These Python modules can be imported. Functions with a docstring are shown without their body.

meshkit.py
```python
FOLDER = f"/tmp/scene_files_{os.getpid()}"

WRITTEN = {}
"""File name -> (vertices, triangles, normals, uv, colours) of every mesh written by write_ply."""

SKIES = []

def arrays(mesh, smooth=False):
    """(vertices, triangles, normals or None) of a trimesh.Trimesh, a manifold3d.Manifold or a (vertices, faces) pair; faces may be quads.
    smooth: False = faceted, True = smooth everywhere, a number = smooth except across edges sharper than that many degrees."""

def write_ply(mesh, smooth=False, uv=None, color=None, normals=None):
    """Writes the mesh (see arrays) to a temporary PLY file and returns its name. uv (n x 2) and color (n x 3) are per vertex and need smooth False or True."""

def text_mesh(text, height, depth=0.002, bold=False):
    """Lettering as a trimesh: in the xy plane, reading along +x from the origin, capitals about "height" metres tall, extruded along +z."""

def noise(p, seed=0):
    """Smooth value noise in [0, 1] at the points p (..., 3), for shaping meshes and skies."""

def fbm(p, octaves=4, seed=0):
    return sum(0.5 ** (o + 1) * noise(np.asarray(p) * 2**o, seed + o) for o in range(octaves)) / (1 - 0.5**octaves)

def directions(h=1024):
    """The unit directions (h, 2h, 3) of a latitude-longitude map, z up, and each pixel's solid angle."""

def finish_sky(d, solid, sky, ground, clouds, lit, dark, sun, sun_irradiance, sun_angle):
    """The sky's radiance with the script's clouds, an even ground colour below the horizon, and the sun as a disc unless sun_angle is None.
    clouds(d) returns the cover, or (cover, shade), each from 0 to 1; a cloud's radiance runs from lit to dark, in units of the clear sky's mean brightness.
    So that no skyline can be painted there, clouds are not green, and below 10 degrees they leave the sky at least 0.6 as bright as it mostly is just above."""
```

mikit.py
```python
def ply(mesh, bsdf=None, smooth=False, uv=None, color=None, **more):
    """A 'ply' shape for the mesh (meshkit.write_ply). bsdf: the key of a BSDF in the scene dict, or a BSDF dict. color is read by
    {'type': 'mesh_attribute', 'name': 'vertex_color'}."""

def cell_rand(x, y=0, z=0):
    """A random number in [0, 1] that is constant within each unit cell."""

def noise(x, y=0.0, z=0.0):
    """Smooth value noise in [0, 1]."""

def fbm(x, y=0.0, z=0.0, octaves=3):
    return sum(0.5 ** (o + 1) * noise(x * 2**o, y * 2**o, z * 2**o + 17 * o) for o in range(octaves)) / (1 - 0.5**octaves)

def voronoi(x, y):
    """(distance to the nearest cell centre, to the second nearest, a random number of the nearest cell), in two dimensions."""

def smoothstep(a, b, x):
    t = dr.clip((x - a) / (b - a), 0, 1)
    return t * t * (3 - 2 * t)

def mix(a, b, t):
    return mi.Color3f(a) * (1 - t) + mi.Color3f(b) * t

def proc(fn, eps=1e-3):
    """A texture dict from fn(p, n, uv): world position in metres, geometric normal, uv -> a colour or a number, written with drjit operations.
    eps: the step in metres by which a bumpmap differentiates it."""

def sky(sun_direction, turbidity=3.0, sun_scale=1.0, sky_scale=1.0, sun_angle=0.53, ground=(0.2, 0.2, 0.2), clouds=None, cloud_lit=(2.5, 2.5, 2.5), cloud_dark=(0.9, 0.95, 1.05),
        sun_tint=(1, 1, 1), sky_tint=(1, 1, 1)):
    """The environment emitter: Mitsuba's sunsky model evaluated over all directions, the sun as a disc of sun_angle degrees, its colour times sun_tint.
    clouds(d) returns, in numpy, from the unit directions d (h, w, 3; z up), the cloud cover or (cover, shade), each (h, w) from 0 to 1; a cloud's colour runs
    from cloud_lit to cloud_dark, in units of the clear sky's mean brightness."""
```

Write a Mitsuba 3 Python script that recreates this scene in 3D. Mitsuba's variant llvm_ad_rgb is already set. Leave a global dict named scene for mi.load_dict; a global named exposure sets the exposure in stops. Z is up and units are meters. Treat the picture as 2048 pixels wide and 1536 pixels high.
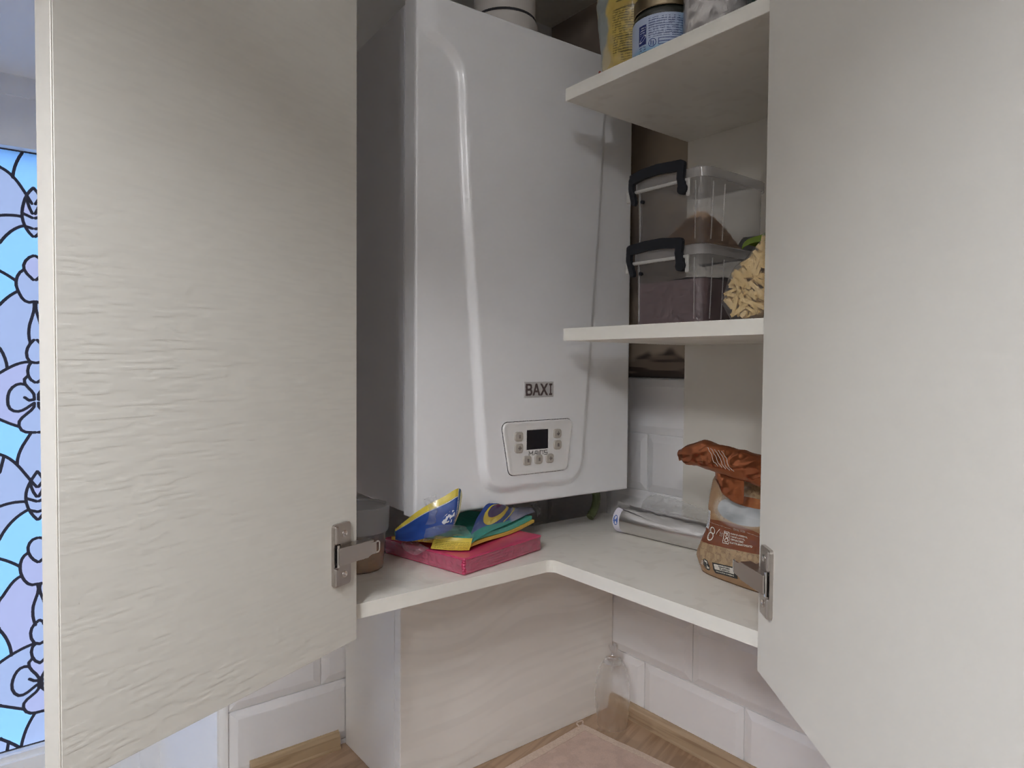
import math, random
import numpy as np, trimesh, mitsuba as mi, drjit as dr
import manifold3d as m3
import shapely, shapely.geometry as sg, shapely.ops as so
from scipy.interpolate import RectBivariateSpline, make_interp_spline
import mikit, meshkit
from mikit import proc, noise, fbm, voronoi, cell_rand, smoothstep, mix

random.seed(7)
rng = np.random.default_rng(7)
T = mi.ScalarTransform4f
scene, labels = {}, {}

# ---------------------------------------------------------------- camera, light, exposure
# world: x runs right along the window wall, y runs towards that wall, z up (metres); the camera stands above the origin
CAM_Z = 1.5408
exposure = -0.02
scene['camera'] = {
    'type': 'perspective', 'fov': 2 * math.degrees(math.atan(1024 / 1345.24)), 'fov_axis': 'x', 'near_clip': 0.02,
    'to_world': T().look_at(origin=[0, 0, CAM_Z], target=[0.6196, 0.7843, CAM_Z - 0.0305], up=[0.013, 0.0286, 0.9995]),
}
SKY_SCALE = 22.0
scene['sky'] = mikit.sky((-0.3, -0.8, 0.5), turbidity=4.0, sun_scale=0.0, sky_scale=SKY_SCALE, ground=(0.3, 0.3, 0.3),
                         sky_tint=(1.15, 0.84, 1.15),
                         clouds=lambda d: np.full(d.shape[:2], 0.6), cloud_lit=(1.08, 0.9, 1.2), cloud_dark=(0.86, 0.75, 1.0))
LAMP = np.array([-0.31, 0.165, 1.957])        # hanging lamp, five bulbs facing down; its place is read from the shelves' shadow edges
LAMP_RING, BULB_RADIUS, BULB_RADIANCE, UP_RADIANCE = 0.105, 0.028, 325.0, 120.0
LAMP_COLOR = (0.945, 0.955, 0.99)
GLOBE, GLOBE_RADIUS, GLOBE_RADIANCE = np.array([-1.4, -1.0, 2.43]), 0.10, 82.0     # second ceiling lamp farther back in the kitchen

# ---------------------------------------------------------------- helpers
def numbered(key):
    if key not in scene and key not in used:
        used.add(key); return key
    i = 1
    while f'{key}_{i:03d}' in scene or f'{key}_{i:03d}' in used: i += 1
    used.add(f'{key}_{i:03d}')
    return f'{key}_{i:03d}'
used = set()

def tag(key, label=None, cat=None, group=None, kind=None):
    d = {k: v for k, v in (('label', label), ('category', cat), ('group', group), ('kind', kind)) if v}
    if d: labels[key] = d
    return key

def thing(name, label, cat, group=None):
    return tag(numbered(name), label, cat, group)

def add(name, mesh, mat, parent=None, smooth=False, uv=None, label=None, cat=None, group=None, kind=None, **more):
    key = numbered(f'{parent}__{name}' if parent else name)
    scene[key] = mesh if isinstance(mesh, dict) else mikit.ply(mesh, mat, smooth=smooth, uv=uv, **more)
    return tag(key, label, cat, group, kind)

def struct(name, mesh, mat, smooth=False, **k):
    return add(name, mesh, mat, smooth=smooth, kind='structure', **k)

def hull(pts):
    return trimesh.convex.convex_hull(np.asarray(pts, float))

def cbox(x0, x1, y0, y1, z0, z1, r=0.0008):
    """box with chamfered edges"""
    lo, hi = np.array([x0, y0, z0]), np.array([x1, y1, z1])
    r = min(r, 0.45 * (hi - lo).min()); P = []
    for s in np.ndindex(2, 2, 2):
        c = np.where(s, hi, lo); sg_ = np.where(s, -1, 1)
        for k in range(3):
            q = c + sg_ * r; q[k] = c[k]; P.append(q)
    return hull(P)

def rbox(sx, sy, sz, r, n=4):
    """box with rounded edges, centred"""
    P = []
    a = np.linspace(0, math.pi / 2, n)
    for s in np.ndindex(2, 2, 2):
        sgn = np.where(s, 1, -1); c = sgn * (np.array([sx, sy, sz]) / 2 - r)
        for t in a:
            for u in a:
                P.append(c + sgn * r * np.array([math.sin(t) * math.cos(u), math.sin(t) * math.sin(u), math.cos(t)]))
    return hull(P)

def frame(o, ex, ey, ez=None):
    """4x4 with columns ex, ey, ez at o"""
    ex = np.asarray(ex, float); ey = np.asarray(ey, float)
    ez = np.cross(ex, ey) if ez is None else np.asarray(ez, float)
    M = np.eye(4); M[:3, 0], M[:3, 1], M[:3, 2], M[:3, 3] = ex, ey, ez, o
    return M

def put(mesh, M):
    m = mesh.copy(); m.apply_transform(M); return m

def cat(*ms):
    return trimesh.util.concatenate(list(ms))

def prism(poly, h, z0=0.0):
    if poly.geom_type != 'Polygon':
        return cat(*[prism(g, h, z0) for g in poly.geoms])
    m = trimesh.creation.extrude_polygon(poly, h, engine='earcut'); m.apply_translation([0, 0, z0]); return m

def lathe(profile, n=48):
    """surface of revolution about z; profile rows (r, z). open sheet, single layer"""
    p = np.asarray(profile, float); a = np.arange(n) * 2 * math.pi / n
    v = np.stack([p[:, None, 0] * np.cos(a), p[:, None, 0] * np.sin(a), np.repeat(p[:, 1:2], n, 1)], -1).reshape(-1, 3)
    i, j = np.meshgrid(np.arange(len(p) - 1), np.arange(n), indexing='ij')
    q = np.stack([i * n + j, i * n + (j + 1) % n, (i + 1) * n + (j + 1) % n, (i + 1) * n + j], -1).reshape(-1, 4)
    f = np.vstack([q[:, [0, 1, 2]], q[:, [0, 2, 3]]])
    m = trimesh.Trimesh(v, f, process=False); m.merge_vertices(); m.update_faces(m.nondegenerate_faces()); return m

def tube(pts, r, n=10, closed_ends=True):
    p = np.asarray(pts, float); r = np.broadcast_to(r, (len(p),))
    t = np.gradient(p, axis=0); t /= np.linalg.norm(t, axis=1, keepdims=True)
    a = np.cross(t[0], [0, 0, 1.0]) if abs(t[0, 2]) < 0.9 else np.cross(t[0], [1.0, 0, 0])
    A = []
    for k in range(len(p)):
        a = a - t[k] * (a @ t[k]); a /= np.linalg.norm(a); A.append(a)
    A = np.array(A); B = np.cross(t, A); an = np.arange(n) * 2 * math.pi / n
    v = (p[:, None] + r[:, None, None] * (np.cos(an)[None, :, None] * A[:, None] + np.sin(an)[None, :, None] * B[:, None])).reshape(-1, 3)
    i, j = np.meshgrid(np.arange(len(p) - 1), np.arange(n), indexing='ij')
    q = np.stack([i * n + j, i * n + (j + 1) % n, (i + 1) * n + (j + 1) % n, (i + 1) * n + j], -1).reshape(-1, 4)
    f = [q[:, [0, 1, 2]], q[:, [0, 2, 3]]]
    if closed_ends:
        v = np.vstack([v, p[0], p[-1]]); c = len(v) - 2; k = np.arange(n); e = (len(p) - 1) * n
        f += [np.stack([np.full(n, c), (k + 1) % n, k], 1), np.stack([np.full(n, c + 1), e + k, e + (k + 1) % n], 1)]
    return trimesh.Trimesh(v, np.vstack(f), process=False)

def grid_faces(nu, nv):
    i, j = np.meshgrid(np.arange(nu - 1), np.arange(nv - 1), indexing='ij')
    q = np.stack([i * nv + j, (i + 1) * nv + j, (i + 1) * nv + j + 1, i * nv + j + 1], -1).reshape(-1, 4)
    return np.vstack([q[:, [0, 1, 2]], q[:, [0, 2, 3]]])

def patch(ctrl, nu=40, nv=40):
    """smooth surface through a net of control points (a, b, 3): vertices (nu*nv, 3), faces, uv in 0..1"""
    c = np.asarray(ctrl, float); a, b = c.shape[:2]
    u, v = np.linspace(0, 1, nu), np.linspace(0, 1, nv)
    S = np.stack([RectBivariateSpline(np.linspace(0, 1, a), np.linspace(0, 1, b), c[..., k], kx=min(3, a - 1), ky=min(3, b - 1))(u, v) for k in range(3)], -1)
    U, V = np.meshgrid(u, v, indexing='ij')
    return S, np.stack([U, V], -1).reshape(-1, 2)

def normals_of(S):
    du, dv = np.gradient(S, axis=0), np.gradient(S, axis=1)
    n = np.cross(du, dv); return n / (np.linalg.norm(n, axis=-1, keepdims=True) + 1e-12)

def crumple(S, amp, freq, seed=0, octaves=3):
    return S + normals_of(S) * (meshkit.fbm(S * freq, octaves, seed)[..., None] - 0.5) * 2 * amp

def sheet(S):
    return trimesh.Trimesh(S.reshape(-1, 3), grid_faces(*S.shape[:2]), process=False)

def slab(S, t):
    """a sheet given thickness t behind its normal, closed"""
    n = normals_of(S); nu, nv = S.shape[:2]
    v = np.vstack([S.reshape(-1, 3), (S - n * t).reshape(-1, 3)]); f = grid_faces(nu, nv); o = nu * nv
    e = np.concatenate([np.arange(nv), np.arange(1, nu) * nv + nv - 1, (nu - 1) * nv + np.arange(nv - 2, -1, -1), np.arange(nu - 2, 0, -1) * nv])
    e2 = np.roll(e, -1)
    side = np.vstack([np.stack([e, e2, e2 + o], 1), np.stack([e, e2 + o, e + o], 1)])
    m = trimesh.Trimesh(v, np.vstack([f, f[:, ::-1] + o, side]), process=False); m.fix_normals(); return m

def bsdf(name, d):
    scene[name] = d; return name

def principled(name, color, rough=0.5, **k):
    c = {'type': 'rgb', 'value': list(color)} if isinstance(color, (tuple, list)) else color
    return bsdf(name, {'type': 'twosided', 'b': {'type': 'principled', 'base_color': c, 'roughness': rough, **k}})

def bumped(name, color, rough, fn, scale, eps=3e-4, **k):
    c = {'type': 'rgb', 'value': list(color)} if isinstance(color, (tuple, list)) else color
    return bsdf(name, {'type': 'twosided', 'b': {'type': 'bumpmap', 't': proc(fn, eps=eps), 'scale': scale,
                       'b': {'type': 'principled', 'base_color': c, 'roughness': rough, **k}}})

def metal(name, color, rough):
    return bsdf(name, {'type': 'twosided', 'b': {'type': 'principled', 'base_color': {'type': 'rgb', 'value': list(color)}, 'metallic': 1.0, 'roughness': rough}})

def film(name, haze=0.1, color=(0.8, 0.8, 0.8), rough=0.3):
    """thin clear plastic with a little haze of its own"""
    return bsdf(name, {'type': 'blendbsdf', 'weight': haze, 'a': {'type': 'thindielectric', 'int_ior': 1.5},
                       'b': {'type': 'twosided', 'b': {'type': 'principled', 'base_color': {'type': 'rgb', 'value': list(color)}, 'roughness': rough}}})

# ---------------------------------------------------------------- materials of the room and the cabinet
def streaks(ax, ay, along=14.0, across=330.0, wave=0.003):
    """embossed wood grain of a laminate board, running along the direction (ax, ay)"""
    def fn(p, n, uv):
        s = p.x * ax + p.y * ay
        t = p.z + wave * noise(s * 7.0, p.z * 5.0, 3.0)
        g = noise(s * along, t * across)
        return smoothstep(0.35, 0.75, g) * (0.4 + 0.6 * noise(s * 3.0, t * 9.0, 5.0))
    return fn

def grained(base, relief, depth=0.10):
    """laminate print: the pores of the printed grain are a little darker"""
    def fn(p, n, uv):
        return mi.Color3f(*base) * ((0.985 + 0.03 * fbm(p.x * 9.0 + p.y * 7.0, p.z * 9.0, 1.0)) * (1.0 - depth * relief(p, n, uv)))
    return proc(fn)
def laminate_tone(base):
    def fn(p, n, uv):
        k = 0.98 + 0.04 * fbm(p.x * 9.0 + p.y * 7.0, p.z * 9.0, 1.0)
        return mi.Color3f(*base) * k
    return proc(fn)

CREAM = (0.635, 0.618, 0.575)
LEFT_A, RIGHT_A = 0.3962, 0.6873
ld = np.array([-math.cos(LEFT_A), -math.sin(LEFT_A), 0.0]); ln = np.array([math.sin(LEFT_A), -math.cos(LEFT_A), 0.0])
rd = np.array([-math.sin(RIGHT_A), -math.cos(RIGHT_A), 0.0]); rn = np.array([-math.cos(RIGHT_A), math.sin(RIGHT_A), 0.0])
g_ = streaks(ld[0], ld[1], 55.0, 420.0, 0.001); bumped('laminate_left', grained((0.635, 0.618, 0.568), g_, 0.035), 0.45, g_, 0.00022, specular=0.4)
bumped('laminate_right', laminate_tone(CREAM), 0.45, streaks(rd[0], rd[1], 14.0, 200.0), 0.00015, specular=0.4)
g_ = streaks(1.0, 0.0, 7.0, 150.0, 0.06); bumped('laminate_x', grained((0.76, 0.735, 0.69), g_, 0.06), 0.4, g_, 0.0006, specular=0.4)
bumped('laminate_y', laminate_tone((0.76, 0.735, 0.69)), 0.4, streaks(0.0, 1.0, 12.0, 160.0), 0.0001, specular=0.4)
principled('laminate', laminate_tone((0.66, 0.63, 0.57)), 0.38, specular=0.4)
principled('door_edge', (0.56, 0.535, 0.48), 0.35, specular=0.4)
principled('edge_band', (0.75, 0.73, 0.67), 0.35, specular=0.4)
def shelf_tone(p, n, uv):
    d = smoothstep(0.55, 0.8, fbm(p.x * 26.0, p.y * 26.0, p.z * 5.0)) * 0.10 + smoothstep(0.72, 0.8, noise(p.x * 70.0, p.y * 70.0)) * 0.05
    return mix((0.67, 0.645, 0.59), (0.50, 0.46, 0.40), d * 3.0)
principled('shelf_laminate', proc(shelf_tone), 0.4, specular=0.4)
principled('plaster', proc(lambda p, n, uv: mi.Color3f(0.74, 0.74, 0.74) * (0.96 + 0.06 * fbm(p.x * 6.0, p.y * 6.0, p.z * 6.0))), 0.8)
principled('room_paint', (0.72, 0.71, 0.69), 0.9)
principled('grout', (0.66, 0.65, 0.62), 0.9)
principled('floor_tile', (0.50, 0.45, 0.39), 0.4)
principled('tile_glaze', (0.80, 0.79, 0.79), 0.12, specular=0.5)
principled('trim_white', (0.74, 0.73, 0.72), 0.3)
principled('window_plastic', (0.80, 0.81, 0.83), 0.3)
principled('rubber_dark', (0.03, 0.03, 0.035), 0.6)
principled('lead_ink', (0.018, 0.022, 0.045), 0.5)

def oak(along, across, base, dark, knots=True):
    def fn(p, n, uv):
        s, t = along(p), across(p)
        w = 0.008 * fbm(s * 5.0, t * 9.0, 2.0)
        g = fbm(s * 9.0, (t + w) * 170.0, 1.0)
        b = fbm(s * 2.5, (t + w) * 18.0, 4.0)
        k = smoothstep(0.66, 0.78, noise(s * 14.0, t * 32.0, 8.0)) if knots else 0.0
        return mix(base, dark, dr.clip(0.55 * smoothstep(0.4, 0.75, g) + 0.35 * smoothstep(0.45, 0.75, b) + 0.4 * k, 0, 1))
    return proc(fn)
principled('worktop_wood', oak(lambda p: p.x + 0.3 * p.y, lambda p: p.y - 0.3 * p.x, (0.37, 0.25, 0.165), (0.26, 0.165, 0.10)), 0.4)
principled('strip_wood_y', oak(lambda p: p.y, lambda p: p.z * 1.2 + p.x, (0.41, 0.30, 0.195), (0.26, 0.17, 0.10)), 0.45)
principled('strip_wood_x', oak(lambda p: p.x, lambda p: p.z * 1.2 - p.y, (0.46, 0.34, 0.21), (0.26, 0.17, 0.09), False), 0.45)

# ---------------------------------------------------------------- the room
YW, XW = 1.0445, 0.9213            # the tiled faces of the window wall and of the right wall
TILE_TOP, PITCH, GROUT_Z = 1.5165, 0.1021, 1.4184
RX = 0.271                          # the window recess's side
struct('floor', cbox(-2.7, 1.2, -1.6, 1.9, -0.05, 0.0), 'floor_tile')
struct('ceiling', cbox(-2.7, 1.2, -1.6, 1.9, 2.55, 2.6), 'room_paint')
wall = sg.Polygon([(-2.7, 0), (-2.7, 2.55), (1.2, 2.55), (1.2, 0), (RX, 0), (RX, 2.036), (-0.75, 2.036), (-0.75, 0)])
m = prism(wall, 0.5); m.apply_transform(frame([0, YW + 0.5055, 0], [1, 0, 0], [0, 0, 1])); struct('wall_left', m, 'plaster')
struct('wall_right', cbox(XW + 0.0055, 1.2, -1.6, YW + 0.0055, 0, 2.55), 'plaster')
struct('wall_near', cbox(-2.7, 1.2, -1.65, -1.6, 0, 2.55), 'room_paint')
struct('wall_far', cbox(-2.75, -2.7, -1.6, 1.9, 0, 2.55), 'room_paint')

def tile_mesh(w, h, bevel=0.013, t=0.0055, lip=0.0022):
    """bevelled metro tile lying in the xy plane, its raised face up"""
    P = []
    for z, k in ((-t, 0), (-t + lip, 0), (0, bevel)):
        P += [(x * (w / 2 - k), y * (h / 2 - k), z) for x in (-1, 1) for y in (-1, 1)]
    return hull(P)
tile_cache = {}
def tile_dict(w, h):
    k = (round(w, 4), round(h, 4))
    if k not in tile_cache: tile_cache[k] = mikit.ply(tile_mesh(*k), 'tile_glaze')
    return tile_cache[k]
def lay(parent, lo, hi, z_rows, offs, place):
    """rows of tiles 0.2 long in running bond, cut at lo and hi"""
    for r, (z0, z1) in enumerate(z_rows):
        x = lo - 0.2 + (offs[r % 2] - lo) % 0.2
        while x < hi - 0.004:
            a, b = max(lo, x + 0.001), min(hi, x + 0.199)
            if b - a > 0.012:
                add('tile', {**tile_dict(b - a, z1 - z0 - 0.002), 'to_world': T(place((a + b) / 2, (z0 + z1) / 2))}, None, parent)
            x += 0.2
rows = [(GROUT_Z - k * PITCH, GROUT_Z - (k - 1) * PITCH if k else TILE_TOP) for k in range(0, 7)]
lay('wall_right', 0.20, YW - 0.0015, [r for r in rows if r[1] > 0.9], (0.679, 0.781), lambda s, z: frame([XW, s, z], [0, -1, 0], [0, 0, 1]))
lay('wall_left', 0.2857, 0.9195, [r for r in rows if r[1] > 0.82], (0.4319, 0.2857), lambda s, z: frame([s, YW, z], [1, 0, 0], [0, 0, 1]))

def wallpaper_tone(p, n, uv):
    s, t = p.y, p.z
    sky_ = mix((0.30, 0.245, 0.19), (0.16, 0.13, 0.11), smoothstep(0.35, 0.7, fbm(s * 9.0, t * 7.0, 2.0)))
    hills = smoothstep(0.0, 0.012, 1.535 + 0.035 * noise(s * 22.0, 1.0) - t + 0.01 * noise(s * 60.0, t * 90.0))
    stripes = smoothstep(0.4, 0.6, noise(s * 12.0, t * 150.0, 3.0))
    col = mix(sky_, mix((0.035, 0.025, 0.02), (0.23, 0.18, 0.14), 0.55 * stripes), hills)
    return mix(col, (0.012, 0.01, 0.01), smoothstep(1.5215, 1.5195, t))
principled('wallpaper_print', proc(wallpaper_tone), 0.7)
add('wallpaper', cbox(XW - 0.0005, XW + 0.0055, 0.20, YW, TILE_TOP + 0.001, 2.55), 'wallpaper_print', 'wall_right', label='brown landscape wallpaper above the white tiles')
prof = sg.Point(0, 0).buffer(0.0145, 24).intersection(sg.box(0, 0, 0.02, 0.02))
m = prism(prof, 2.4); m.apply_transform(frame([RX + 0.0145, YW + 0.0145, 0], [-1, 0, 0], [0, -1, 0])); m.fix_normals()
struct('trim_1', m, 'trim_white', smooth=30, label='white rounded edge trim on the corner of the window recess')

# window with a patterned film, set back in its recess (a balcony door: glass above, a panel below)
WY = 1.5
def ring(x0, x1, z0, z1, w, y0, y1, bevel=0.004):
    out = sg.box(x0, z0, x1, z1).difference(sg.box(x0 + w, z0 + w, x1 - w, z1 - w))
    m = prism(out, y1 - y0); m.apply_transform(frame([0, y1, 0], [1, 0, 0], [0, 0, 1])); return m
GX0, GX1, GZ0, GZ1 = -0.60, 0.192, 0.834, 1.913
window = tag('window_1', 'window with a pale blue and lilac stained-glass style film', None, None, 'structure'); used.add('window_1')
add('frame', ring(-0.75, RX, 0.0, 2.036, 0.035, 1.47, 1.545), 'window_plastic', window)
sash = cat(ring(GX0 - 0.055, GX1 + 0.045, 0.05, 2.002, 0.045, 1.475, 1.535), cbox(GX0 - 0.02, GX1 + 0.02, 1.475, 1.535, GZ1 + 0.001, 1.97),
           cbox(GX0 - 0.02, GX1 + 0.02, 1.475, 1.535, 0.745, GZ0 - 0.012), cbox(GX0 - 0.02, GX1 + 0.02, 1.485, 1.535, GZ0 - 0.011, GZ0 - 0.0005))
add('sash', sash, 'window_plastic', window)
add('glazing_bead', cat(ring(GX0 - 0.012, GX1 + 0.012, GZ0 - 0.013, GZ1 + 0.012, 0.011, 1.482, 1.4985)), 'window_plastic', window)
add('gasket', ring(GX0 - 0.001, GX1 + 0.001, GZ0 - 0.001, GZ1 + 0.001, 0.0022, 1.4975, 1.5), 'rubber_dark', window, label='thin dark gasket')
add('lower_panel', cat(cbox(GX0, GX1 + 0.001, 1.505, 1.52, 0.08, 0.75), ring(GX0 + 0.05, GX1 - 0.05, 0.12, 0.70, 0.02, 1.498, 1.506), ring(GX0, GX1 + 0.002, 0.085, 0.747, 0.012, 1.49, 1.506)), 'window_plastic', window)
LINES = [[(631,19112),(587,19025),(551,18935),(523,18843),(503,18750),(492,18654)],[(314,18802),(375,18770),(431,18730),(482,18682),(529,18628),(572,18568),(613,18504),(652,18437),(689,18369),(726,18300),(763,18232)],[(785,18513),(734,18448),(694,18377),(664,18300),(643,18220),(627,18138),(618,18056),(619,17976),(631,17898),(654,17824),(685,17756),(724,17696),(770,17643)],[(685,18340),(702,18239),(730,18144),(768,18056)],[(632,18036),(700,18006),(767,17976)],[(303,17955),(381,17972),(460,17981),(539,17983),(618,17978)],[(297,17477),(343,17553),(394,17625),(452,17692),(515,17748),(584,17793),(658,17823)],[(658,17814),(711,17799),(765,17783)],[(774,17294),(712,17258),(660,17192),(630,17113),(636,17035),(674,16967),(724,16908),(769,16860)],[(291,16975),(349,16941),(406,16904),(463,16864),(518,16822)],[(635,17033),(577,16981),(539,16910),(519,16829),(517,16746),(535,16669),(563,16596),(595,16525),(642,16471),(705,16446),(773,16467)],[(283,16384),(329,16446),(378,16502),(430,16554),(486,16600),(546,16641)],[(773,16467),(780,16381),(771,16297),(752,16215),(729,16133),(708,16050),(695,15966),(691,15881),(697,15796),(712,15714)],[(765,15769),(712,15704),(672,15626),(653,15539),(663,15447),(704,15373),(775,15354)],[(268,15175),(325,15217),(384,15257),(445,15294),(507,15326),(572,15351),(639,15367),(708,15372)],[(274,15605),(311,15523),(340,15437),(361,15346),(372,15251)],[(723,15367),(683,15294),(667,15208),(676,15122),(710,15048),(771,14999)],[(675,15124),(617,15055),(623,14980),(666,14909),(718,14846),(757,14780),(760,14696)],[(628,14959),(560,14976),(495,14957),(440,14911),(399,14846),(377,14771),(370,14689),(375,14603),(401,14530),(456,14486),(523,14476),(587,14496),(648,14535),(705,14581),(759,14623)],[(618,14727),(683,14671),(760,14687)],[(759,14623),(755,14553),(710,14490),(644,14428),(579,14365),(533,14295),(528,14214),(565,14136),(626,14097),(698,14087),(768,14083)],[(258,14342),(324,14304),(391,14267),(459,14233),(529,14201)],[(708,14087),(666,14012),(623,13936),(582,13859),(546,13778),(518,13694),(499,13606),(493,13511)],[(250,13720),(319,13683),(381,13636),(438,13580),(490,13517),(539,13449),(585,13377),(631,13304),(677,13229),(724,13156),(774,13085)],[(305,13680),(285,13589),(266,13499),(246,13408)],[(785,13362),(742,13293),(701,13221),(665,13146),(636,13066),(617,12981),(612,12892),(621,12802),(644,12714),(679,12630),(724,12552),(776,12483)],[(682,13184),(697,13085),(727,12993),(772,12908)],[(621,12889),(696,12854),(771,12818)],[(238,12793),(311,12815),(384,12830),(460,12838),(537,12838),(615,12831)],[(231,12217),(264,12287),(301,12352),(341,12412),(384,12468),(431,12520),(481,12568),(535,12611),(593,12649),(655,12683)],[(662,12668),(720,12646),(778,12625)],[(772,12142),(705,12120),(657,12064),(634,11987),(638,11903),(668,11820),(715,11749),(775,11697)],[(227,11849),(302,11809),(376,11763),(449,11710),(520,11651)],[(639,11891),(581,11851),(542,11790),(520,11715),(513,11633),(520,11549),(542,11465),(578,11385),(628,11321),(689,11285),(762,11291)],[(217,11114),(259,11172),(298,11235),(337,11298),(378,11359),(424,11413),(477,11457),(540,11487)],[(771,11290),(781,11198),(769,11116),(746,11040),(720,10964),(699,10885),(691,10800),(693,10712),(706,10624),(730,10537)],[(781,10609),(719,10561),(674,10490),(654,10400),(664,10299),(708,10207),(784,10171)],[(203,9982),(262,10018),(322,10052),(383,10083),(446,10112),(510,10138),(576,10161),(643,10181),(712,10199)],[(210,10561),(254,10486),(291,10408),(321,10327),(345,10244),(361,10157),(371,10068)],[(732,10192),(679,10135),(661,10050),(675,9955),(718,9870),(789,9813)],[(685,9934),(622,9866),(626,9785),(671,9699),(729,9618),(771,9536),(770,9444)],[(631,9791),(555,9807),(493,9790),(445,9746),(409,9684),(383,9608),(368,9525),(373,9439),(408,9353),(465,9296),(531,9290),(600,9319),(666,9365),(723,9407),(764,9427)],[(628,9555),(697,9503),(770,9490)],[(766,9413),(766,9340),(722,9284),(655,9236),(587,9187),(539,9128),(532,9049),(573,8963),(639,8914),(712,8901),(779,8902)],[(193,9195),(261,9161),(329,9126),(397,9092),(466,9057),(536,9023)],[(708,8903),(668,8841),(631,8775),(598,8707),(568,8636),(543,8562),(521,8485),(502,8405),(488,8322)],[(186,8594),(261,8533),(335,8468),(408,8399),(480,8325)],[(310,8496),(296,8413),(283,8331)]]
GLASS = sg.box(GX0, GZ0, GX1, GZ1)
def to_edge(l):
    """lines that reach the first column's left edge run on to the place where the next column begins"""
    l = np.array(l) / 1e4
    for e, i in ((0, 1), (-1, -2)):
        if abs(l[e, 0] - (0.0183 + (l[e, 1] - 0.8348) * 0.01253)) < 0.0013 and l[e, 0] > 0.0190:
            d = l[e] - l[i]; q = l[e] + d * ((0.0186 - l[e, 0]) / min(d[0], -1e-4)); q[1] = np.clip(q[1], l[e, 1] - 0.008, l[e, 1] + 0.008)
            l = np.vstack([[q], l]) if e == 0 else np.vstack([l, [q]])
    return l
base_lines = [sg.LineString(to_edge(l)) for l in LINES]
def mirrored(g, x): return shapely.transform(g, lambda c: c * [-1, 1] + [2 * x, 0])
unit = base_lines + [mirrored(l, 0.079) for l in base_lines]              # the flowers are symmetrical about x = 0.079
allines = []
for k in range(-4, 2):                                                    # and the pattern repeats along the window
    g = unit if k % 2 == 0 else [mirrored(l, 0.079) for l in unit]
    allines += [shapely.transform(l, lambda c: c + [0.1195 * k, 0]) for l in g]
lead = so.unary_union([l.buffer(0.0025, cap_style='round') for l in allines]).intersection(GLASS)
cells = GLASS.difference(lead)
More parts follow.
